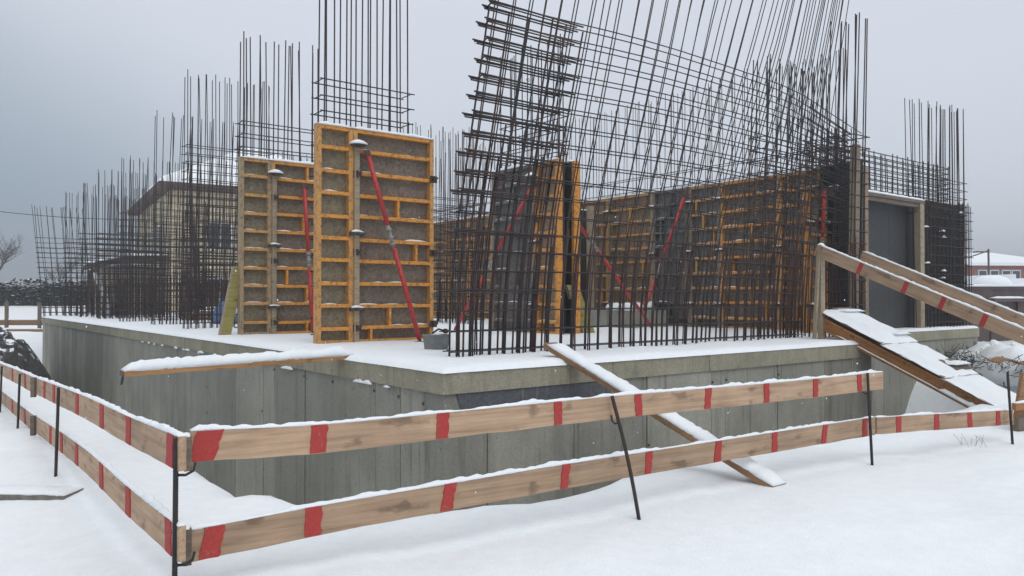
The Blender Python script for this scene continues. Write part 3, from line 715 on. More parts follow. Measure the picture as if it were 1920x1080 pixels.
def black_panels():
    t = thing('formwork_wall', 'black plywood formwork wall with a timber framed bay at the right', 'formwork', W(9.3, 1.86, -.01), RZ)
    for k, (a, b, h) in enumerate(((0.0, 1.3, 2.74), (1.305, 2.5, 2.74), (2.505, 4.1, 2.70), (4.105, 5.68, 2.72))):
        m = MB(); m.box(a, b, 0, .03, 0, h); o = m.build('panel', 'black_plywood', t)
        for x in (a + .05, (a + b) / 2, b - .12): box(o, 'waler', 'grey_wood', x, x + .07, .032, .13, .02, h - .05)
    m = MB(); m.box(5.682, 5.74, -.10, .16, 0, 2.74); m.build('end_board', 'grey_wood', t)
    # bits of snow caught on the mesh and ties
    for x, z in ((3.55, 2.1), (4.3, 2.05), (4.35, 1.92), (3.6, 1.35), (4.35, 1.2), (4.3, 1.05), (5.2, 2.5)):
        snow_strip([(x, -.2, z), (x + .22, -.2, z + .01)], .06, .035, .04).build('snow', 'snow', t, True)
        box(t, 'tie_bar', 'dark_iron', x + .09, x + .11, -.25, -.002, z - .03, z - .01)
    return t
black_panels()
def door_frame():
    t = thing('timber_doorway', 'timber post and beam doorway standing before the black panels', 'doorway', W(9.25, 1.62, 0), RZ)
    xe = ray_u(1728, 1.62) - 9.25
    box(t, 'post', 'weathered_wood', xe - .10, xe + .05, -.03, .09, 0, 2.55)
    box(t, 'post', 'weathered_wood', xe + .052, xe + .085, -.025, .085, 0, 2.53)
    box(t, 'beam', 'grey_wood', .05, xe + .10, -.035, .10, 2.552, 2.62)
    box(t, 'beam', 'grey_wood', .05, xe + .02, .0, .08, 2.47, 2.548)
    snow_strip([(.05, .03, 2.62), (xe + .1, .03, 2.62)], .14, .045, .06).build('snow', 'snow', t, True)
door_frame()
p = thing('timber_post', 'tall timber post with a snow cap beside the dense rebar', 'post', W(ray_u(1599, .95), .95, 0), RZ)
m = MB(); m.ring([[(x + .10 * z / 3, y, z) for x, y in ((-.07, -.055), (.07, -.055), (.07, .055), (-.07, .055))] for z in (-.03, 1.0, 2.0, 3.2)]); m.build('post', 'weathered_wood', p)
snow_strip([(.04, 0, 3.2), (.18, 0, 3.2)], .12, .05, .03, .2).build('snow', 'snow', p, True)

# leaning yellow-green boards
def lean_board(label, u, v, du, h, w, th=.04, rot=0.0):
    t = thing('leaning_board', label, 'board', W(u, v, 0), RZ + rot)
    m = MB(); m.ring([[(x + du * z / h, y, z) for x, y in ((-w / 2, -th), (w / 2, -th), (w / 2, th), (-w / 2, th))] for z in (-.02, h * .5, h)])
    m.build('plank', 'olive_plywood', t)
    e = MB(); e.ring([[(x + du * z / h, y, z) for x, y in ((-w / 2 - .018, -th - .003), (-w / 2 - .001, -th - .003), (-w / 2 - .001, th + .003), (-w / 2 - .018, th + .003))] for z in (-.02, h * .5, h)])
    e.build('edge_strip', 'weathered_wood', t)
    return t
lean_board('yellow plywood board leaning on the left side of the rear pillar', .43, 7.33, .22, 1.15, .17)
lean_board('yellow plywood brace at the foot of the narrow middle pillar', 5.75, 4.2, -.40, .85, .26)

def block():
    t = thing('concrete_block', 'low concrete upstand with snowy rubble on it', 'concrete', W(7.95, 5.35, 0), RZ)
    m = MB(); m.box(0, 1.25, 0, 1.15, -.03, .36); m.build('upstand', 'concrete', t)
    rr = random.Random(5); m = MB(); s = MB()
    for k in range(26):
        x, y = rr.uniform(.08, 1.15), rr.uniform(.02, .9); a = rr.uniform(0, 3); l = rr.uniform(.1, .3)
        m.tube([(x, y, .38), (x + l * math.cos(a), y + l * math.sin(a), .38 + rr.uniform(.02, .16))], rr.uniform(.01, .025), 5)
        if k % 2: s.ring([[(x + q * math.cos(b), y + q * math.sin(b), z) for b in (2 * math.pi * i / 8 for i in range(8))] for q, z in ((.11, .36), (.12, .42), (.07, .5), (.02, .52))])
    tag(m.build('rubble', 'dark_iron', t), kind='stuff'); tag(s.build('snow', 'snow', t, True), kind='stuff')
block()

def tub():
    t = thing('mortar_tub', 'grey tub with snow and a black grip beside the leaning cage', 'tub', W(ray_u(818, 2.15), 2.15, 0), RZ + .15)
    m = MB(); ro = lambda a, b, z: [(-a * .75, -b * .75, z * .75), (a * .75, -b * .75, z * .75), (a * .75, b * .75, z * .75), (-a * .75, b * .75, z * .75)]
    m.ring([ro(.15, .11, -.01), ro(.17, .13, .22), ro(.18, .14, .22), ro(.18, .14, .25), ro(.155, .115, .25), ro(.14, .10, .16)]); m.build('tub', 'tub_grey', t)
    snow_strip([(-.11, 0, .145), (.11, 0, .145)], .15, .05, .04).build('snow', 'snow', t, True)
    m = MB(); m.tube([(-.08, -.02, .20), (.02, -.02, .25), (.11, -.03, .225)], .012, 6); m.tube([(.09, -.05, .225), (.14, -.03, .22)], .03, 8); m.build('grip', 'black_rubber', t, True)
tub()

# ------------------------------------------------------------------ planks
def plank(name, label, p, q, w, th, mat, snow_h, snow_range=(0, 1), cat='plank', jag=False):
    """plank whose top runs from p to q"""
    p, q = Vector(p), Vector(q); d = q - p; L = d.length; n = d / L
    t = thing(name, label, cat, p, 0)
    s = Vector((-n.y, n.x, 0)).normalized(); up = n.cross(s) * (1 if n.cross(s).z > 0 else -1)
    o = bpy.data.objects.new('board', None)
    rot = Matrix((n, s, up)).transposed().to_4x4() if n.cross(s).z > 0 else Matrix((n, -s, up)).transposed().to_4x4()
    m = MB(); k = 14; rings = []
    for i in range(k + 1):
        x = L * i / k; a = .006 * noise.noise(Vector((x * 3, p.x, 1))); b = .006 * noise.noise(Vector((x * 4, p.y, 5)))
        rings.append([(x, -w / 2 + a, -th), (x, w / 2 + a, -th), (x, w / 2 + a, b * .3), (x, -w / 2 + a, b * .3)])
    m.ring(rings); b = m.build('board', mat, t); b.matrix_local = rot
    a0, a1 = snow_range
    sm = snow_strip([(L * a0, 0, 0), (L * a1, 0, 0)], w * 1.02, snow_h, .04, .35); o = sm.build('snow', 'snow', t, True); o.matrix_local = rot
    return t, rot, L
pl, rot, L = plank('overhanging_plank', 'snow laden plank sticking out from the left slab edge', tuple(W(-2.18, 2.15, -.055)), tuple(W(.10, 2.05, .005)), .19, .05, 'fresh_wood', .085)
m = MB(); m.tube([(.02, -.02, .0), (.0, -.02, -.13)], .011, 6); o = m.build('bent_bar', 'dark_iron', pl)
m = MB(); m.box(-.012, .05, -.09, .09, -.05, -.001); o = m.build('end_block', 'grey_wood', pl); o.matrix_local = rot
top = Vector((.40, 8.22, CAMZ - .47)); edge = Vector((.62, 7.93, 0)); foot = Vector((2.06, 6.05, CAMZ - 1.44))
plank('leaning_plank', 'long snowy plank sloping from the slab down to the snow behind the barrier', tuple(foot), tuple(top), .17, .055, 'old_plank', .045, (.0, .98))
dd = (foot - top).normalized(); sd2 = Vector((dd.y, -dd.x, 0)).normalized()
a = top + dd * .12 - sd2 * .07 + Vector((0, 0, -.035)); b = top + dd * 1.45 - sd2 * .11 + Vector((0, 0, -.03))
plank('split_batten', 'rotten batten lying along the upper part of the leaning plank', tuple(b), tuple(a), .05, .05, 'old_plank', .008, (.1, .6), 'batten')

# ------------------------------------------------------------------ red and white style barrier boards on rebar posts
FA, FB, FC = Vector((-1.61, 3.94)), Vector((3.33, 7.1)), Vector((5.3, 8.15))
GA, GB = Vector((-1.66, 3.88)), Vector((-1.66, 3.88)) + Vector((-.769, 1)) * 9
def fpt(px, py, A=FA, B=FB):
    r = (px - 960) / F; d = B - A; s = (r * A.y - A.x) / (d.x - r * d.y); q = A + d * s
    return Vector((q.x, q.y, zat(py, q.y)))
def barrier(label, pix, stripes, A, B, h=.155, th=.034, slant=0.0, seed=0, snowh=.016, pts=None):
    rr = random.Random(seed); P = pts or [fpt(x, y, A, B) for x, y in pix]
    base = P[0].copy(); Q = [p - base for p in P]
    t = thing('barrier_board', label, 'board', base, 0, 'red striped barrier boards')
    res = [Q[0]]
    for a, b in zip(Q, Q[1:]):
        k = max(2, int((b - a).length / .08))
        res += [a.lerp(b, i / k) for i in range(1, k + 1)]
    # smooth the plank's line
    for _ in range(6): res = [res[0]] + [(res[i - 1] + res[i] * 2 + res[i + 1]) / 4 for i in range(1, len(res) - 1)] + [res[-1]]
    dirn = (B - A).normalized(); nn = Vector((dirn.y, -dirn.x, 0)) 
    if nn.dot(Vector((-base.x, -base.y, 0))) < 0: nn = -nn
    cv = lambda z: Vector((0, 0, z))
    rings = []
    for i, p in enumerate(res):
        a = .004 * noise.noise(Vector((i * .3, seed, 0))); b = .005 * noise.noise(Vector((i * .25, seed, 7))); c = .006 * noise.noise(Vector((i * .33, seed, 17)))
        f = p + nn * (th / 2 + a); g = p - nn * (th / 2 - a)
        rings.append([f + cv(-h + c), f + cv(-h / 2), f + cv(b), g + cv(b), g + cv(-h + c)])
    m = MB(); m.ring(rings)
    # mesh coordinates run along x so that the grain follows the board
    ang = math.atan2(dirn.y, dirn.x); rot = Matrix.Rotation(ang, 4, 'Z'); inv = rot.inverted()
    m.v = [tuple(inv @ Vector(v)) for v in m.v]; o = m.build('board', 'barrier_wood', t); o.matrix_local = rot
    tot = sum((b - a).length for a, b in zip(res, res[1:]))
    for px, wd in stripes:
        c = fpt(px, 500, A, B) - base; c.z = 0
        # nearest resampled point
        i = min(range(len(res)), key=lambda k: (Vector((res[k].x, res[k].y, 0)) - c).length); zt = res[i].z
        e = Vector((dirn.x, dirn.y, 0)); ww = wd / 2; m = MB(); Lr = []; K = 7; sl = (.055 if wd > .125 else slant * rr.uniform(.3, 1.2)) + rr.uniform(-.012, .012)
        for k in range(K + 1):
            zz = -h * (k / K); sh = sl * (.5 - k / K)
            a = -ww + sh + rr.uniform(-.006, .006); b2 = ww + sh + rr.uniform(-.006, .006)
            f = c + nn * (th / 2 + .0065) + Vector((0, 0, zt + zz + (.0 if k else -.001) + (.004 if k == K else 0)))
            Lr.append((f + e * a, f + e * b2, f + e * b2 - nn * .009, f + e * a - nn * .009))
        m.ring([list(x) for x in Lr]); m.build('paint_stripe', 'stripe_red', t)
    snow_strip([p + Vector((0, 0, .001)) for p in res], th * 1.15, snowh, .02, .95, rr).build('snow', 'snow', t, True)
    return t, res, base
st = lambda xs, w=.062: [(x, w * (1.15 if x < 700 else 1.0)) for x in xs]
barrier('upper striped board of the front barrier, level and unbroken', [(358, 807), (600, 796), (840, 772), (1145, 742), (1450, 717), (1652, 697)],
        [(385, .13)] + st([597, 827], .078) + st([1043, 1193, 1323, 1433, 1525, 1607]), FA, FB, seed=1)
barrier('lower striped board of the front barrier, from corner post to the snow lump', [(356, 992), (600, 945), (850, 903), (1060, 868), (1430, 812), (1636, 781)],
        [(398, .10)] + st([587, 838], .078) + st([1056, 1212, 1342, 1448, 1541, 1617]), FA, FB, h=.16, seed=2, slant=.02)
barrier('lower striped board at the right, ending at the ramp foot', [(1640, 782), (1760, 775), (1895, 768)], st([1680, 1751, 1813, 1866], .07), FB, FC, h=.15, seed=3)
barrier('upper striped board of the left barrier, nearest the corner', [(344, 818), (250, 781), (170, 744), (125, 727), (74, 709)], st([328, 249, 198, 151, 107, 89], .10), GA, GB, h=.165, seed=4)
barrier('lower striped board of the left barrier, nearest the corner', [(344, 985), (250, 913), (170, 843), (125, 812), (74, 780)], st([326, 249, 198, 151, 122, 101], .10), GA, GB, h=.17, seed=5)
barrier('upper board of the left barrier running out of the picture', [(70, 708), (40, 695), (-30, 668)], st([52, 28], .12), GA, GB, h=.165, seed=6)
barrier('lower board of the left barrier running out of the picture', [(70, 779), (40, 757), (-30, 705)], st([52, 28], .12), GA, GB, h=.17, seed=7)

def post(label, top, foot, r=.012, hooks=(), bow=0.0):
    top, foot = Vector(top), Vector(foot)
    t = thing('rebar_post', label, 'post', foot, 0, 'rebar posts holding the barrier boards')
    d = top - foot; m = MB(); n = 8
    m.tube([d * (i / n) + Vector((bow * math.sin(math.pi * i / n), 0, 0)) for i in range(n + 1)], r, 8); m.build('bar', 'rebar', t, True)
    # rolled ribs of the bar
    m = MB(); L = d.length; k = 0
    while k < L:
        c = d * (k / L) + Vector((bow * math.sin(math.pi * k / L), 0, 0)); m.tube([c, c + d.normalized() * .004], r * 1.16, 8); k += .014
    tag(m.build('rolled_ribs', 'rebar', t, True), kind='stuff')
    for z, dx, dy in hooks:
        zz = z - foot.z; c = d * (zz / d.z); m = MB()
        m.tube([c, c + Vector((dx * .5, dy * .5, -.005)), c + Vector((dx * .9, dy * .9, .012)), c + Vector((dx, dy, .05))], .007, 6); m.build('hook', 'rebar', t, True)
    return t
cp = Vector((-.4275 * 3.80, 3.80))
gz = lambda x, y: ground(x, y)
post('thick rebar post at the near corner of the barrier, with two hooks', (cp.x, cp.y, zat(820, 3.8)), (cp.x - .004, cp.y, gz(cp.x, cp.y) - .05), .0125, ((zat(890, 3.8), .075, .05), (zat(1058, 3.8), .075, .05)))
for lab, tp, bt in (('rebar post second from the corner on the left barrier', (129, 725), (125, 930)), ('rebar post third from the corner on the left barrier', (52, 700), (51, 833)), ('rebar post at the left picture edge', (16, 686), (15, 790))):
    q = fpt(tp[0], tp[1], GA, GB); off = Vector((-.05, -.05, 0)); q = q + off
    post(lab, q, (q.x - .02, q.y, gz(q.x, q.y) - .05), .012)
q = fpt(1145, 740); q2 = Vector((q.x, q.y - .06, q.z)); fr = 5.25; fx = (1200 - 960) / F * fr
post('crooked rusty rebar post leaning in the middle of the front barrier', q2, (fx, fr, gz(fx, fr) - .06), .012, ((zat(792, 5.35), -.04, .03),), .015)
q = fpt(1621, 698); q2 = Vector((q.x, q.y - .05, q.z)); fr = 6.85; fx = (1634 - 960) / F * fr
post('rebar post at the right end of the upper barrier board', q2, (fx, fr, gz(fx, fr) - .05), .012, ((zat(735, 7.0), -.045, .03),))
q = Vector(((1888 - 960) / F * 7.95, 7.95)); fx = (1897 - 960) / F * 7.9
post('rebar post by the ramp foot with a bent loop', (q.x, q.y, zat(698, 7.95)), (fx, 7.9, gz(fx, 7.9) - .05), .012, ((zat(725, 7.95), -.05, .0),))
# end cleats where the boards meet at the corner
for lab, z, h in (('short timber cleat behind the upper corner boards', zat(815, 3.95), .17), ('short timber cleat behind the lower corner boards', zat(985, 3.95), .18)):
    c = thing('timber_cleat', lab, 'cleat', (-1.625, 3.935, z - h), math.atan2(3.16, 4.94)); m = MB(); m.box(-.022, .014, -.045, .03, 0, h); m.build('cleat', 'grey_wood', c)
    snow_strip([(-.02, -.045, h), (0, .03, h)], .045, .025, .02).build('snow', 'snow', c, True)
for lab, py, h in (('short timber cleat joining the upper left boards', 706, .2), ('short timber cleat joining the lower left boards', 777, .2)):
    q = fpt(72, py, GA, GB); c = thing('timber_cleat', lab, 'cleat', (q.x, q.y - .02, q.z - h), 0); m = MB(); m.box(-.02, .02, -.07, -.03, 0, h); m.build('cleat', 'grey_wood', c)

# ------------------------------------------------------------------ ramp with handrails
def build_ramp():
    # local frame: x across (u), y towards the camera (-v), z up
    base = W(7.10, .42, 0); S = .465; Lr = 2.35
    t = thing('timber_ramp', 'wooden ramp with snow covered deck and two handrails up to the slab', 'ramp', base, RZ)
    w = 1.0; zt = .31
    def P(x, s, dz=0.0): return Vector((x, -s, zt - S * s + dz))
    dn = Vector((0, -1, -S)).normalized()
    def beam(x):
        prof = [(-.04, -.20), (.04, -.20), (.04, -.16), (.0135, -.16), (.0135, -.04), (.04, -.04), (.04, 0), (-.04, 0), (-.04, -.04), (-.0135, -.04), (-.0135, -.16), (-.04, -.16)]
        m = MB(); rings = [[tuple(P(x + a, s, b - .03)) for a, b in prof] for s in (-.12, Lr + .12)]
        m.ring(rings); 
        ang = math.atan2(-S, 1)
        o = m.build('beam', 'beam_wood', t); return o
    for x in (.05, w / 2, w - .05): beam(x)
    # snow on the lower flange of the near beam
    snow_strip([P(.012, s, -.19) for s in (.1, .8, 1.6)], .03, .012, .05).build('flange_snow', 'snow', t, True)
    snow_strip([P(.012, s, -.19) for s in (1.55, 2.0, 2.4)], .05, .05, .04).build('flange_snow', 'snow', t, True)
    # deck boards: three lengths of sheet, each lapping the next
    for k, (a, b) in enumerate(((-.18, .80), (.78, 1.62), (1.60, Lr + .22))):
        dz = .003 + .03 * (2 - k)
        m = MB(); m.ring([[tuple(P(x, s, dz + z)) for x, z in ((-.02, -.032), (w + .02, -.032), (w + .02, -.010), (-.02, -.010))] for s in (a, b)]); m.build('deck_sheet', 'grey_wood', t)
        mb = MB(); nx, ny = 13, 14; xs = [-.03 + (w + .06) * i / (nx - 1) for i in range(nx)]; ss = [a - .01 + (b - a + .03) * j / (ny - 1) for j in range(ny)]
        for j, s in enumerate(ss):
            for i, x in enumerate(xs):
                ed = min(i, nx - 1 - i, j, ny - 1 - j); h = (0, .028, .04, .044)[min(ed, 3)] + .022 * noise.noise(Vector((x * 5, s * 5, k))) + .01 * noise.noise(Vector((x * 14, s * 14, k)))
                jx = .02 * noise.noise(Vector((x * 9, s * 9, 4)))
                mb.v.append(tuple(P(x + (jx if ed == 0 else 0), s + (jx if ed == 0 else 0), dz - .012 + max(0, h) * 1.0 + (.0 if ed else -.004))))
        for j in range(ny - 1):
            for i in range(nx - 1):
                q = j * nx + i; mb.f.append((q, q + nx, q + nx + 1, q + 1))
        mb.build('deck_snow', 'snow', t, True)
    # a few snow covered cleat boards
    for s, x0, x1 in ((-.08, .40, .97), (.62, .55, .98), (1.45, .5, .97)):
        m = MB(); m.ring([[tuple(P(x, s + q, z)) for q, z in ((-.12, .045), (.12, .045), (.12, .072), (-.12, .072))] for x in (x0, x1)]); m.build('cleat', 'grey_wood', t)
        snow_strip([P(x0, s, .07), P((x0 + x1) / 2, s, .07), P(x1, s, .07)], .25, .04, .05).build('cleat_snow', 'snow', t, True)
    # handrails
    def rail(x, s0, s1, z0, stripes, front):
        h = .175; th = .035
        p0, p1 = Vector((x, -s0, z0 - .435 * s0)), Vector((x, -s1, z0 - .435 * s1)); d = p1 - p0; Lh = d.length
        rot = Matrix((d / Lh, Vector((1, 0, 0)), (d / Lh).cross(Vector((1, 0, 0))) * -1)).transposed().to_4x4()
        up = (d / Lh).cross(Vector((1, 0, 0))); up = up if up.z > 0 else -up
        rot = Matrix((d / Lh, up.cross(d / Lh), up)).transposed().to_4x4(); rot.translation = p0
        m = MB(); m.ring([[(xx, yy, zz) for yy, zz in ((-th / 2, -h), (th / 2, -h), (th / 2, 0), (-th / 2, 0))] for xx in np.linspace(0, Lh, 12)])
        o = m.build('handrail', 'barrier_wood', t); o.matrix_local = rot
        o2 = snow_strip([(0, 0, 0), (Lh, 0, 0)], th * 1.15, .022, .04, .6).build('rail_snow', 'snow', t, True); o2.matrix_local = rot
        for sx in stripes:
            m = MB(); m.box(sx, sx + .065, -th / 2 - .004, th / 2 + .004, -h + .004, -.002); q = m.build('paint_stripe', 'stripe_red', t); q.matrix_local = rot
    zr = zat(463, 11.3)
    rail(-.03, -.16, 3.0, zr, (.03, .72, 1.42, 1.95, 2.5), True)
    rail(w + .02, -.02, 3.0, zr - .01, (), False)
    box(t, 'handrail_post', 'weathered_wood', -.06, .05, .10, .16, -.05, zr + .06)
    snow_strip([(-.06, .13, zr + .06), (.05, .13, zr + .06)], .07, .03, .02).build('rail_snow', 'snow', t, True)
    box(t, 'brace', 'weathered_wood', -.16, -.11, .11, .15, .02, 1.28, (.0, .10, 0))
    # lower handrail support
    box(t, 'handrail_post', 'beam_wood', -.15, -.12, -2.86, -2.74, -1.1, zr - S * 2.8)
    return t
build_ramp()
def trestle():
    d = 8.6; x = (1909 - 960) / F * d; t = thing('timber_trestle', 'orange brown timber trestle at the right picture edge by the ramp foot', 'trestle', (x, d, ground(x, d)), .35)
    m = MB(); m.ring([[(xx + .16 * z / .7, y, z) for xx, y in ((-.10, -.02), (.06, -.02), (.06, .02), (-.10, .02))] for z in (-.05, .35, .62)]); m.build('leg', 'old_plank', t)
    m = MB(); m.ring([[(xx - .10 * z / .7, y, z) for xx, y in ((.32, -.02), (.46, -.02), (.46, .02), (.32, .02))] for z in (-.05, .35, .62)]); m.build('leg', 'old_plank', t)
    box(t, 'cross_board', 'beam_wood', -.14, .6, -.07, -.022, .22, .30)
    box(t, 'cross_board', 'grey_wood', -.10, .6, -.07, -.022, .0, .14)
    snow_strip([(-.14, -.046, .30), (.6, -.046, .30)], .05, .02).build('snow', 'snow', t, True)
trestle()

# ------------------------------------------------------------------ background left
def house():
    t = thing('brick_house', 'beige brick house with a snowy hip roof behind the left rebar', 'house', (-18.0, 40.0, -1.2), math.radians(31.3))
    a, b, h = 12.0, 16.0, 7.55
    m = MB(); m.box(.6, a - .6, .6, b - .6, 0, h); m.build('wall', 'house_brick', t)
    m = MB(); m.ring([[(0, 0, h - .1), (a, 0, h - .1), (a, b, h - .1), (0, b, h - .1)], [(-.05, -.05, h + .25), (a + .05, -.05, h + .25), (a + .05, b + .05, h + .25), (-.05, b + .05, h + .25)]]); e = m.build('eave', 'eave', t)
    m = MB(); z = h + .25
    m.ring([[(-.02, -.02, z), (a + .02, -.02, z), (a + .02, b + .02, z), (-.02, b + .02, z)], [(.1, .1, z + .25), (a - .1, .1, z + .25), (a - .1, b - .1, z + .25), (.1, b - .1, z + .25)], [(a * .48, a * .5, z + 3.3), (a * .52, a * .5, z + 3.3), (a * .52, b - a * .5, z + 3.3), (a * .48, b - a * .5, z + 3.3)]])
    r = m.build('roof', 'snow', t); m = MB(); m.box(a * .75, a * .75 + .7, 9.5, 10.2, z + .8, z + 2.8); m.build('chimney', 'eave', r)
    for x, z0 in ((2.4, 1.4), (5.4, 1.4), (8.2, 1.4), (2.4, 4.4), (5.4, 4.4), (8.2, 4.4)):
        f = MB(); f.box(x, x + 1.3, .52, .62, z0, z0 + 1.5); fo = f.build('window', 'window_frame_white', t)
        g = MB(); g.box(x + .1, x + .6, .505, .515, z0 + .1, z0 + 1.4); g.box(x + .7, x + 1.2, .505, .515, z0 + .1, z0 + 1.4); g.build('pane', 'window_glass', fo)
    for y, z0 in ((3.5, 1.4), (8.0, 1.4), (3.5, 4.4), (8.0, 4.4), (11.5, 4.4)):
        f = MB(); f.box(.52, .62, y, y + 1.3, z0, z0 + 1.5); fo = f.build('window', 'window_frame_white', t)
        g = MB(); g.box(.505, .515, y + .1, y + .6, z0 + .1, z0 + 1.4); g.box(.505, .515, y + .7, y + 1.2, z0 + .1, z0 + 1.4); g.build('pane', 'window_glass', fo)
    # porch
    pm = MB(); pm.prism([(-3.2, 3.3), (-1.4, 3.75), (.58, 3.85), (.58, 4.05), (-1.4, 3.95), (-3.2, 3.5)], 1.0, 4.5); po = pm.build('porch_roof', 'porch_roof', t)
    for x, y in ((-3.0, 1.2), (-3.0, 4.2)): box(po, 'porch_post', 'eave', x, x + .18, y, y + .18, 0, 3.3)
    box(po, 'porch_wall', 'house_brick', -2.8, .5, 4.3, 4.48, 0, 3.4)
    s = MB(); s.prism([(-3.2, 3.52), (-1.4, 3.97), (.5, 4.06), (.5, 4.2), (-1.4, 4.12), (-3.2, 3.64)], 1.02, 4.48); s.build('porch_snow', 'snow', po)
house()
def bare_tree(label, x, y, h, seed, r0=.16):
    rr = random.Random(seed); t = thing('bare_tree', label, 'tree', (x, y, ground(x, y) - .1), 0)
    trunk, crown = MB(), MB()
    def grow(mb, p, d, L, r, lev):
        pts = [p]; q = p.copy(); dd = d.copy()
        for i in range(4):
            dd = (dd + Vector((rr.uniform(-.16, .16), rr.uniform(-.16, .16), rr.uniform(-.02, .12)))).normalized(); q = q + dd * L / 4; pts.append(q.copy())
        mb.tube(pts, [r * (1 - .17 * i) for i in range(5)], 6 if lev == 0 else (4 if lev < 3 else 3), cap=False)
        if lev >= 4: return
        for k in range(6 if lev == 0 else 5):
            i = rr.choice((1, 2, 3, 4)) if lev else rr.choice((2, 2, 3, 3, 4)); a = rr.uniform(0, 6.283)
            nd = (dd * .75 + Vector((math.cos(a), math.sin(a), rr.uniform(.0, .6))) * .8).normalized()
            grow(crown, pts[i], nd, L * rr.uniform(.5, .72), r * .5, lev + 1)
    grow(trunk, Vector((0, 0, 0)), Vector((0, 0, 1)), h * .45, r0, 0)
    trunk.build('trunk', 'bark', t, True); crown.build('crown', 'bark', t)
bare_tree('pale bare tree at the left picture edge beyond the hedge', -40.3, 62, 7.0, 4)
bare_tree('small bare tree beyond the hedge, half hidden by rebar', -45, 78, 5, 8, .12)
def hedge(label, x0, y0, x1, y1, w, h, n, seed):
    rr = random.Random(seed); t = thing('hedge', label, 'hedge', (x0, y0, ground(x0, y0)), math.atan2(y1 - y0, x1 - x0)); L = math.hypot(x1 - x0, y1 - y0)
    f, s = MB(), MB()
    for k in range(n):
        x, y = rr.uniform(0, L), rr.uniform(-w / 2, w / 2); hh = h * (.82 + .25 * noise.noise(Vector((x * .9, y * 2, seed)))); z = rr.random() ** .7 * hh
        top = z > hh * .82 and rr.random() < .7 or rr.random() < (.16 if h > 1 else .5)
        wx, wy = x0 + (x1 - x0) * x / L - y * (y1 - y0) / L, y0 + (y1 - y0) * x / L + y * (x1 - x0) / L
        c = Vector((x, y, z + ground(wx, wy) - ground(x0, y0))); a = Vector((rr.gauss(0, 1), rr.gauss(0, 1), rr.gauss(0, 1))).normalized(); b = a.cross(Vector((rr.gauss(0, 1), rr.gauss(0, 1), rr.gauss(0, 1)))).normalized(); q = rr.uniform(.04, .11) * (1 if h > 1 else .6)
        if top: a, b = Vector((1, 0, rr.uniform(-.3, .3))), Vector((0, 1, rr.uniform(-.3, .3))); q *= 1.1
        mb = s if top else f; i = len(mb.v); mb.v += [tuple(c - a * q - b * q), tuple(c + a * q - b * q * .6), tuple(c + a * q + b * q), tuple(c - a * q * .5 + b * q)]; mb.f.append((i, i + 1, i + 2, i + 3))
    if h > 1:
        core = MB(); core.box(.1, L - .1, -w * .3, w * .3, -.4, h * .66); core.build('stems', 'hedge_leaf', t)
    tag(f.build('foliage', 'hedge_leaf', t), kind='stuff'); tag(s.build('snow', 'snow', t), kind='stuff')
hedge('dark clipped hedge dusted with snow at the far left', -37, 50, -24, 50.5, 1.6, 1.85, 12000, 3)
def earth_heap():
    a, b = Vector((-10.5, 16.6)), Vector((-15.6, 25.0)); t = thing('earth_heap', 'dark lumpy heap of earth dusted with snow beyond the left barrier', 'heap', (a.x, a.y, 0), math.atan2(b.y - a.y, b.x - a.x))
    L = (b - a).length; d = (b - a) / L; n = Vector((-d.y, d.x)); m = MB(); nx, ny = 120, 34
    for j in range(ny):
        for i in range(nx):
            x = L * i / (nx - 1); y = -1.25 + 2.5 * j / (ny - 1); p = a + d * x + n * y
            e = max(0, 1 - (y / 1.2) ** 2) * min(1, x / .5, (L - x) / .5)
            q = Vector((x, y, 0)); h = e * (.55 + .28 * noise.noise(q * 1.1)) + e ** .4 * (.17 * noise.noise(q * 2.9) + .13 * noise.noise(q * 7 + Vector((4, 0, 0))))
            m.v.append((x + .04 * noise.noise(q * 7), y, ground(p.x, p.y) - .06 + h))
    for j in range(ny - 1):
        for i in range(nx - 1): k = j * nx + i; m.f.append((k, k + 1, k + nx + 1, k + nx))
    m.build('earth', 'snowy_soil', t)
earth_heap()
def far_boards():
    for lab, px0, px1, py, d in (('upper reddish board of the barrier beyond the far slab corner', -20, 83, 600, 30), ('lower reddish board of the barrier beyond the far slab corner', -20, 80, 617, 29.4)):
        x0, x1 = (px0 - 960) / F * d, (px1 - 960) / F * d; z = zat(py, d)
        t = thing('barrier_board', lab, 'board', (x0, d, z), 0, 'distant barrier boards'); box(t, 'board', 'old_plank', 0, x1 - x0, -.03, .03, -.2, 0)
        snow_strip([(0, 0, 0), (x1 - x0, 0, 0)], .09, .05, .15).build('snow', 'snow', t, True)
    for lab, px, d in (('short stake of the far barrier nearest the slab corner', 70, 29.8), ('short stake of the far barrier at the picture edge', 8, 29.8)):
        x = (px - 960) / F * d; t = thing('timber_stake', lab, 'stake', (x, d, ground(x, d) - .1), 0, 'far barrier stakes'); box(t, 'stake', 'grey_wood', -.05, .05, .1, .2, 0, 1.2)
far_boards()
def cable():
    t = thing('overhead_cable', 'thin dark cable crossing the sky at the left', 'cable', (0, 0, 0), 0); d = 45; pts = []
    for k in range(13):
        px = -120 + k * 45; s = k / 12; py = 382 + 26 * s + 14 * math.sin(math.pi * s); pts.append(((px - 960) / F * d, d, zat(py, d)))
    m = MB(); m.tube(pts, .02, 5); m.build('wire', 'cable_black', t, True)
cable()
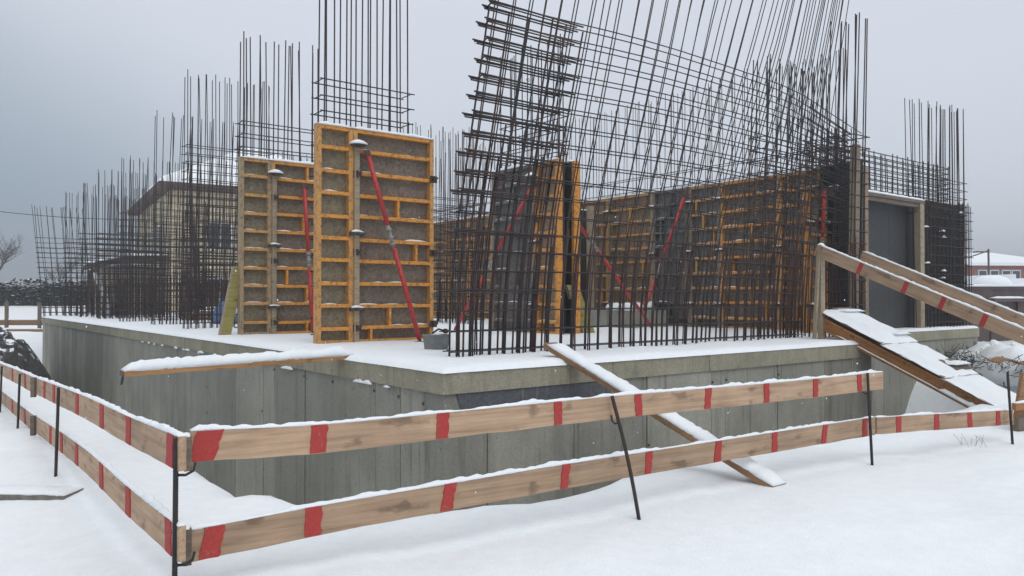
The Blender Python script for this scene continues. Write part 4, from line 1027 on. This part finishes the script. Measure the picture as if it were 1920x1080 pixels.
def stack(label, u, v, n, L, rz, seed, mat='old_plank'):
    rr = random.Random(seed); t = thing('timber_stack', label, 'timber', W(u, v, 0), RZ + rz, 'timber piled on the slab')
    for k in range(n):
        z = .02 + .055 * (k // 3); y = (k % 3) * .2 + rr.uniform(-.03, .03); a = rr.uniform(-.2, .1)
        box(t, 'board', mat if k % 2 else 'grey_wood', a, a + L + rr.uniform(-.3, .2), y, y + .16, z, z + .045)
    snow_strip([(0, .28, .02 + .055 * ((n - 1) // 3) + .045), (L, .28, .02 + .055 * ((n - 1) // 3) + .045)], .55, .06, .15).build('snow', 'snow', t, True)
stack('pile of brown boards behind the left rebar cages', 2.4, 16.0, 12, 1.9, .1, 1); stack('lower pile of boards deeper inside the slab', 3.4, 18.6, 15, 2.4, .05, 2); stack('boards stacked right behind the yellow leaning board', 2.7, 11.4, 9, 1.6, .2, 3)
t = thing('tarpaulin_bundle', 'small blue bundle on the slab behind the yellow leaning board', 'bundle', W(2.3, 12.9, 0), RZ); m = MB()
m.ring([[(r * math.cos(a) * 1.3, r * math.sin(a), z) for a in (2 * math.pi * k / 9 for k in range(9))] for r, z in ((.26, -.02), (.3, .18), (.24, .4), (.1, .55))]); m.build('bundle', 'blue_tarp', t, True)
t = thing('leaning_pole', 'pale bare pole leaning behind the rear formwork pillar', 'pole', W(2.0, 12.0, 0), RZ); bar(t, 'pole', 'pale_metal', (0, 0, 0), (.75, .1, 1.25), .03)
t = thing('white_pipe', 'bent white pipe standing among the far left rebar', 'pipe', W(1.0, 21.0, 0), RZ); m = MB(); m.tube([(0.25, 0, -.02), (.15, 0, .7), (-.1, 0, 1.25), (-.12, 0, 1.4)], .07, 8); m.build('pipe', 'pale_metal', t, True)
# stone edge and bits in the left foreground
def stone():
    d = 5.95; x = (40 - 960) / F * d; t = thing('stone_slab', 'flat grey stone edge poking out of the snow at the lower left', 'stone', (x, d, ground(x, d)), -.05)
    m = MB(); rr = random.Random(2); rings = []
    for k in range(15):
        xx = -.45 + k * .058; j = .02 * noise.noise(Vector((k * .9, 0, 0))); hgt = .035 + .015 * noise.noise(Vector((k * 1.3, 2, 0)))
        rings.append([(xx, -.05 + j, -.08), (xx, .22, -.08), (xx, .22, hgt), (xx, -.03 + j * 1.4, hgt)])
    m.ring(rings); m.build('slab', 'stone', t); snow_strip([(-.46, .10, .03), (.36, .10, .03)], .24, .035, .05, .3).build('snow', 'snow', t, True)
stone()
t = thing('sunken_board', 'dark board lying in the snow between left barrier and wall', 'board', tuple(W(-1.15, 6.6, 0)), RZ)
zz = ground(*W(-1.15, 6.6)[:2]); t.location.z = zz + .03
box(t, 'board', 'grey_wood', -.06, .08, -.4, 1.3, -.05, .05, (.02, .25, -.10)); snow_strip([(0, -.2, .05), (0, 1.0, .05)], .1, .02).build('snow', 'snow', t, True)

# ------------------------------------------------------------------ background right
def far_house():
    d = 62; x0 = (1800 - 960) / F * d; t = thing('brick_house', 'red brick house with a snowy hip roof at the far right', 'house', (x0, d, -.6), .1)
    a, b = 9.5, 8; h = zat(497, d) + .6
    m = MB(); m.box(.3, a - .3, .3, b - .3, 0, h); m.build('wall', 'red_brick_far', t)
    m = MB(); zt = zat(468, d) + .6
    m.ring([[(0, 0, h - .02), (a, 0, h - .02), (a, b, h - .02), (0, b, h - .02)], [(0, 0, h + .22), (a, 0, h + .22), (a, b, h + .22), (0, b, h + .22)], [(a * .44, b * .45, zt), (a * .56, b * .45, zt), (a * .56, b * .55, zt), (a * .44, b * .55, zt)]]); r = m.build('roof', 'snow', t)
    box(r, 'vent', 'eave', a * .45, a * .55, b * .46, b * .54, zt - .01, zt + .12)
    for px in (1874, 1898, 1918, 1850):
        x = (px - 960) / F * d - x0; f = MB(); f.box(x - .38, x + .38, .22, .32, h - 1.55, h - .35); fo = f.build('window', 'window_frame_white', t)
        g = MB(); g.box(x - .3, x + .3, .205, .215, h - 1.45, h - .45); g.build('pane', 'window_glass', fo)
far_house()
def low_roofs():
    for lab, px0, px1, py, d, rz in (('long low shed with a snowy roof before the red house', 1815, 1912, 517, 44, .1), ('second low snowy roof at the right picture edge', 1880, 1990, 523, 40, -.05)):
        x0, x1 = (px0 - 960) / F * d, (px1 - 960) / F * d; h = zat(py, d) + 1.0
        t = thing('low_shed', lab, 'shed', (x0, d, -1.0), rz); m = MB(); m.box(.2, x1 - x0 - .2, .2, 3, 0, h - .35); m.build('wall', 'eave', t)
        m = MB(); m.prism([(0, h - .35), (x1 - x0, h - .15), (x1 - x0, h + .1), (0, h + .0)], 0, 3.4); m.build('roof', 'snow', t)
    t = thing('utility_pole', 'thin pole with a stay in front of the red brick house', 'pole', ((1854 - 960) / F * 50, 50, -1), 0)
    bar(t, 'pole', 'bark', (0, 0, 0), (0, 0, zat(467, 50) + 1), .06); bar(t, 'stay', 'bark', (0, 0, zat(470, 50) + 1), (-1.2, 0, zat(482, 50) + 1), .04)
low_roofs()
def container():
    d = 24; x0 = (1790 - 960) / F * d; t = thing('site_container', 'dark brown site container with snow on its roof at the right', 'container', (x0, d, -1.1), 0)
    w = 6.0; h = zat(537, d) + 1.1
    m = MB(); n = 40; rings_f = []
    for k in range(n + 1):
        x = w * k / n; y = 0 if (k // 2) % 2 else .035; rings_f.append([(x, y, 0), (x, y, h - .1)])
    m.ring([[(p[0][0], p[0][1], 0), (p[0][0], p[0][1], h - .1), (p[0][0], 2.4, h - .1), (p[0][0], 2.4, 0)] for p in rings_f]); m.build('wall', 'container_brown', t)
    box(t, 'top_rail', 'container_brown', -.02, w + .02, -.03, 2.43, h - .098, h)
    snow_strip([(0, 1.1, h), (w, 1.1, h)], 2.4, .08, .25, .2).build('snow', 'snow', t, True)
    m = MB(); cx = (1882 - 960) / F * d - x0
    m.ring([[(cx + r * math.cos(a), .6 + r * math.sin(a) * .8, z) for a in (2 * math.pi * k / 16 for k in range(16))] for r, z in ((.6, h), (.56, h + .15), (.44, h + .27), (.25, h + .34), (.05, h + .36))]); m.build('snow_mound', 'snow', t, True)
    x = (1882 - 960) / F * d - x0; z = zat(558, d) + 1.1; box(t, 'canopy', 'container_brown', x - .5, x + .55, -.35, -.002, z - .12, z - .02)
    snow_strip([(x - .5, -.18, z - .02), (x + .55, -.18, z - .02)], .36, .06, .1, .2).build('snow', 'snow', t, True)
    for q in (-.42, .40): box(t, 'door_post', 'container_brown', x + q, x + q + .06, -.05, -.002, 0, z - .125)
container()
def yard():
    rr = random.Random(9)
    for lab, px, py, d, L in (('reddish plank on trestles beyond the ramp, upper one', 1835, 657, 17.5, 2.0), ('reddish plank beyond the ramp, lower one', 1850, 668, 17.0, 2.2)):
        x = (px - 960) / F * d; z = zat(py, d); t = thing('yard_plank', lab, 'plank', (x, d, z), -.05); box(t, 'board', 'old_plank', 0, L, -.1, .1, -.07, 0)
        for q in (.25, L - .35): box(t, 'support', 'grey_wood', q, q + .08, -.06, .06, ground(x, d) - z - .1, -.072)
        snow_strip([(.1, 0, 0), (L * .7, 0, 0)], .18, .05, .1).build('snow', 'snow', t, True)
    for lab, px, d, r, hh in (('rounded snow heap over rubble right of the ramp', 1897, 14.5, .7, .55), ('flat snow heap beside the basement corner', 1856, 16.0, .75, .5)):
        x = (px - 960) / F * d; t = thing('rubble_heap', lab, 'heap', (x, d, ground(x, d)), 0, 'heaps right of the ramp')
        m = MB(); m.ring([[(q * r * math.cos(a) * (1 + .15 * noise.noise(Vector((a, q, px)))), q * r * math.sin(a), hh * z + .14 * noise.noise(Vector((math.cos(a) * 1.5, math.sin(a) * 1.5, q * 2.5 + px)))) for a in (2 * math.pi * k / 20 for k in range(28))] for q, z in ((1.15, -.2), (1.05, .15), (.95, .4), (.8, .62), (.6, .8), (.4, .9), (.2, .97), (.03, 1))]); m.build('snow', 'snow', t, True)
        m = MB()
        for k in range(420):
            a = rr.uniform(0, 6.28); q = rr.uniform(.85, 1.25) * r; p = Vector((q * math.cos(a), q * math.sin(a), rr.uniform(.0, .35))); m.tube([p, p + Vector((rr.uniform(-.16, .16), rr.uniform(-.16, .16), rr.uniform(-.05, .16)))], rr.uniform(.003, .008), 3)
        tag(m.build('twigs', 'hedge_leaf', t), kind='stuff')
    # a curved sheet lying on the heap
    d = 13.6; x = (1900 - 960) / F * d; t = thing('bent_sheet', 'dark bent sheet lying on the snow heap right of the ramp', 'sheet', (x, d, zat(680, d)), .3)
    m = MB(); m.ring([[(-.45 + .1 * k, y, .06 * math.sin(k * .7) + z) for y, z in ((-.12, 0), (.12, .03), (.12, .045), (-.12, .015))] for k in range(11)]); m.build('sheet', 'old_plank', t)
yard()

# dry stalks poking through the snow
def stalks():
    rr = random.Random(12); k = 0
    for px, py, n in ((410, 905, 3), (1830, 835, 9), (280, 990, 2)):
        # find the spot on the ground along that view ray
        r = (px - 960) / F; s = (py - 558) / F; y = 3.0
        while y < 25 and CAMZ - s * y > ground(r * y, y): y += .03
        m = MB(); t = thing('dry_stalks', '', 'grass', (r * y, y, ground(r * y, y)), 0, 'dry stalks poking out of the snow')
        for _ in range(n):
            x0, y0 = rr.uniform(-.12, .12) * (2 if n > 10 else 1), rr.uniform(-.1, .1); a = rr.uniform(-.1, .1)
            m.tube([(x0, y0, -.02), (x0 + a * .5, y0, .05), (x0 + a, y0 + .02, rr.uniform(.06, .12) * (.5 if n > 10 else 1))], .0016, 3)
        m.build('stalk', 'bark', t); k += 1
        t['label'] = {700: 'few dry stalks in the snow below the lower front board', 410: 'dry stalks in the snow between corner post and wall', 1350: 'dry stalk in the open snow below the leaning plank', 1380: 'dry stalks by the foot of the leaning plank', 1830: 'patch of dry stalks in the snow at the right', 1700: 'thin stalks just below the right lower board', 190: 'stalks below the left lower board, farther one', 280: 'stalks below the left lower board, nearer one', 500: 'stalks in the snow near the corner post foot'}[px]
stalks()

# falling snow
def flakes():
    rr = random.Random(31); m = MB()
    for k in range(300):
        y = rr.uniform(3.2, 14); x = rr.uniform(-.7, .7) * y; z = CAMZ + rr.uniform(-.32, .40) * y; r = rr.uniform(.002, .0042)
        if z < ground(x, y) + .05: continue
        i = len(m.v); m.v += [(x + r, y, z), (x - r, y, z), (x, y + r, z), (x, y - r, z), (x, y, z + r * 1.3), (x, y, z - r * 1.3)]
        for a in (0, 1):
            for b in (2, 3):
                for c in (4, 5): m.f.append((i + a, i + b, i + c))
    tag(m.build('falling_snow', 'snow'), 'scattered snowflakes drifting down through the air', 'snowflakes', kind='stuff')
flakes()

def haze():
    m = bpy.data.materials.new('haze'); m.use_nodes = True; nt = m.node_tree; nt.nodes.clear()
    out = nt.nodes.new('ShaderNodeOutputMaterial'); pv = nt.nodes.new('ShaderNodeVolumePrincipled')
    pv.inputs['Color'].default_value = (.86, .90, .95, 1); pv.inputs['Density'].default_value = HAZE; pv.inputs['Anisotropy'].default_value = .2
    nt.links.new(pv.outputs[0], out.inputs['Volume']); MATS['haze'] = m
    o = MB().box(-950, 950, -100, 1600, -6, 24).build('haze', 'haze'); tag(o, 'thin snowy haze filling the air over the site', 'haze', kind='stuff')
HAZE = .0028
haze()
print('objects', len(bpy.data.objects))
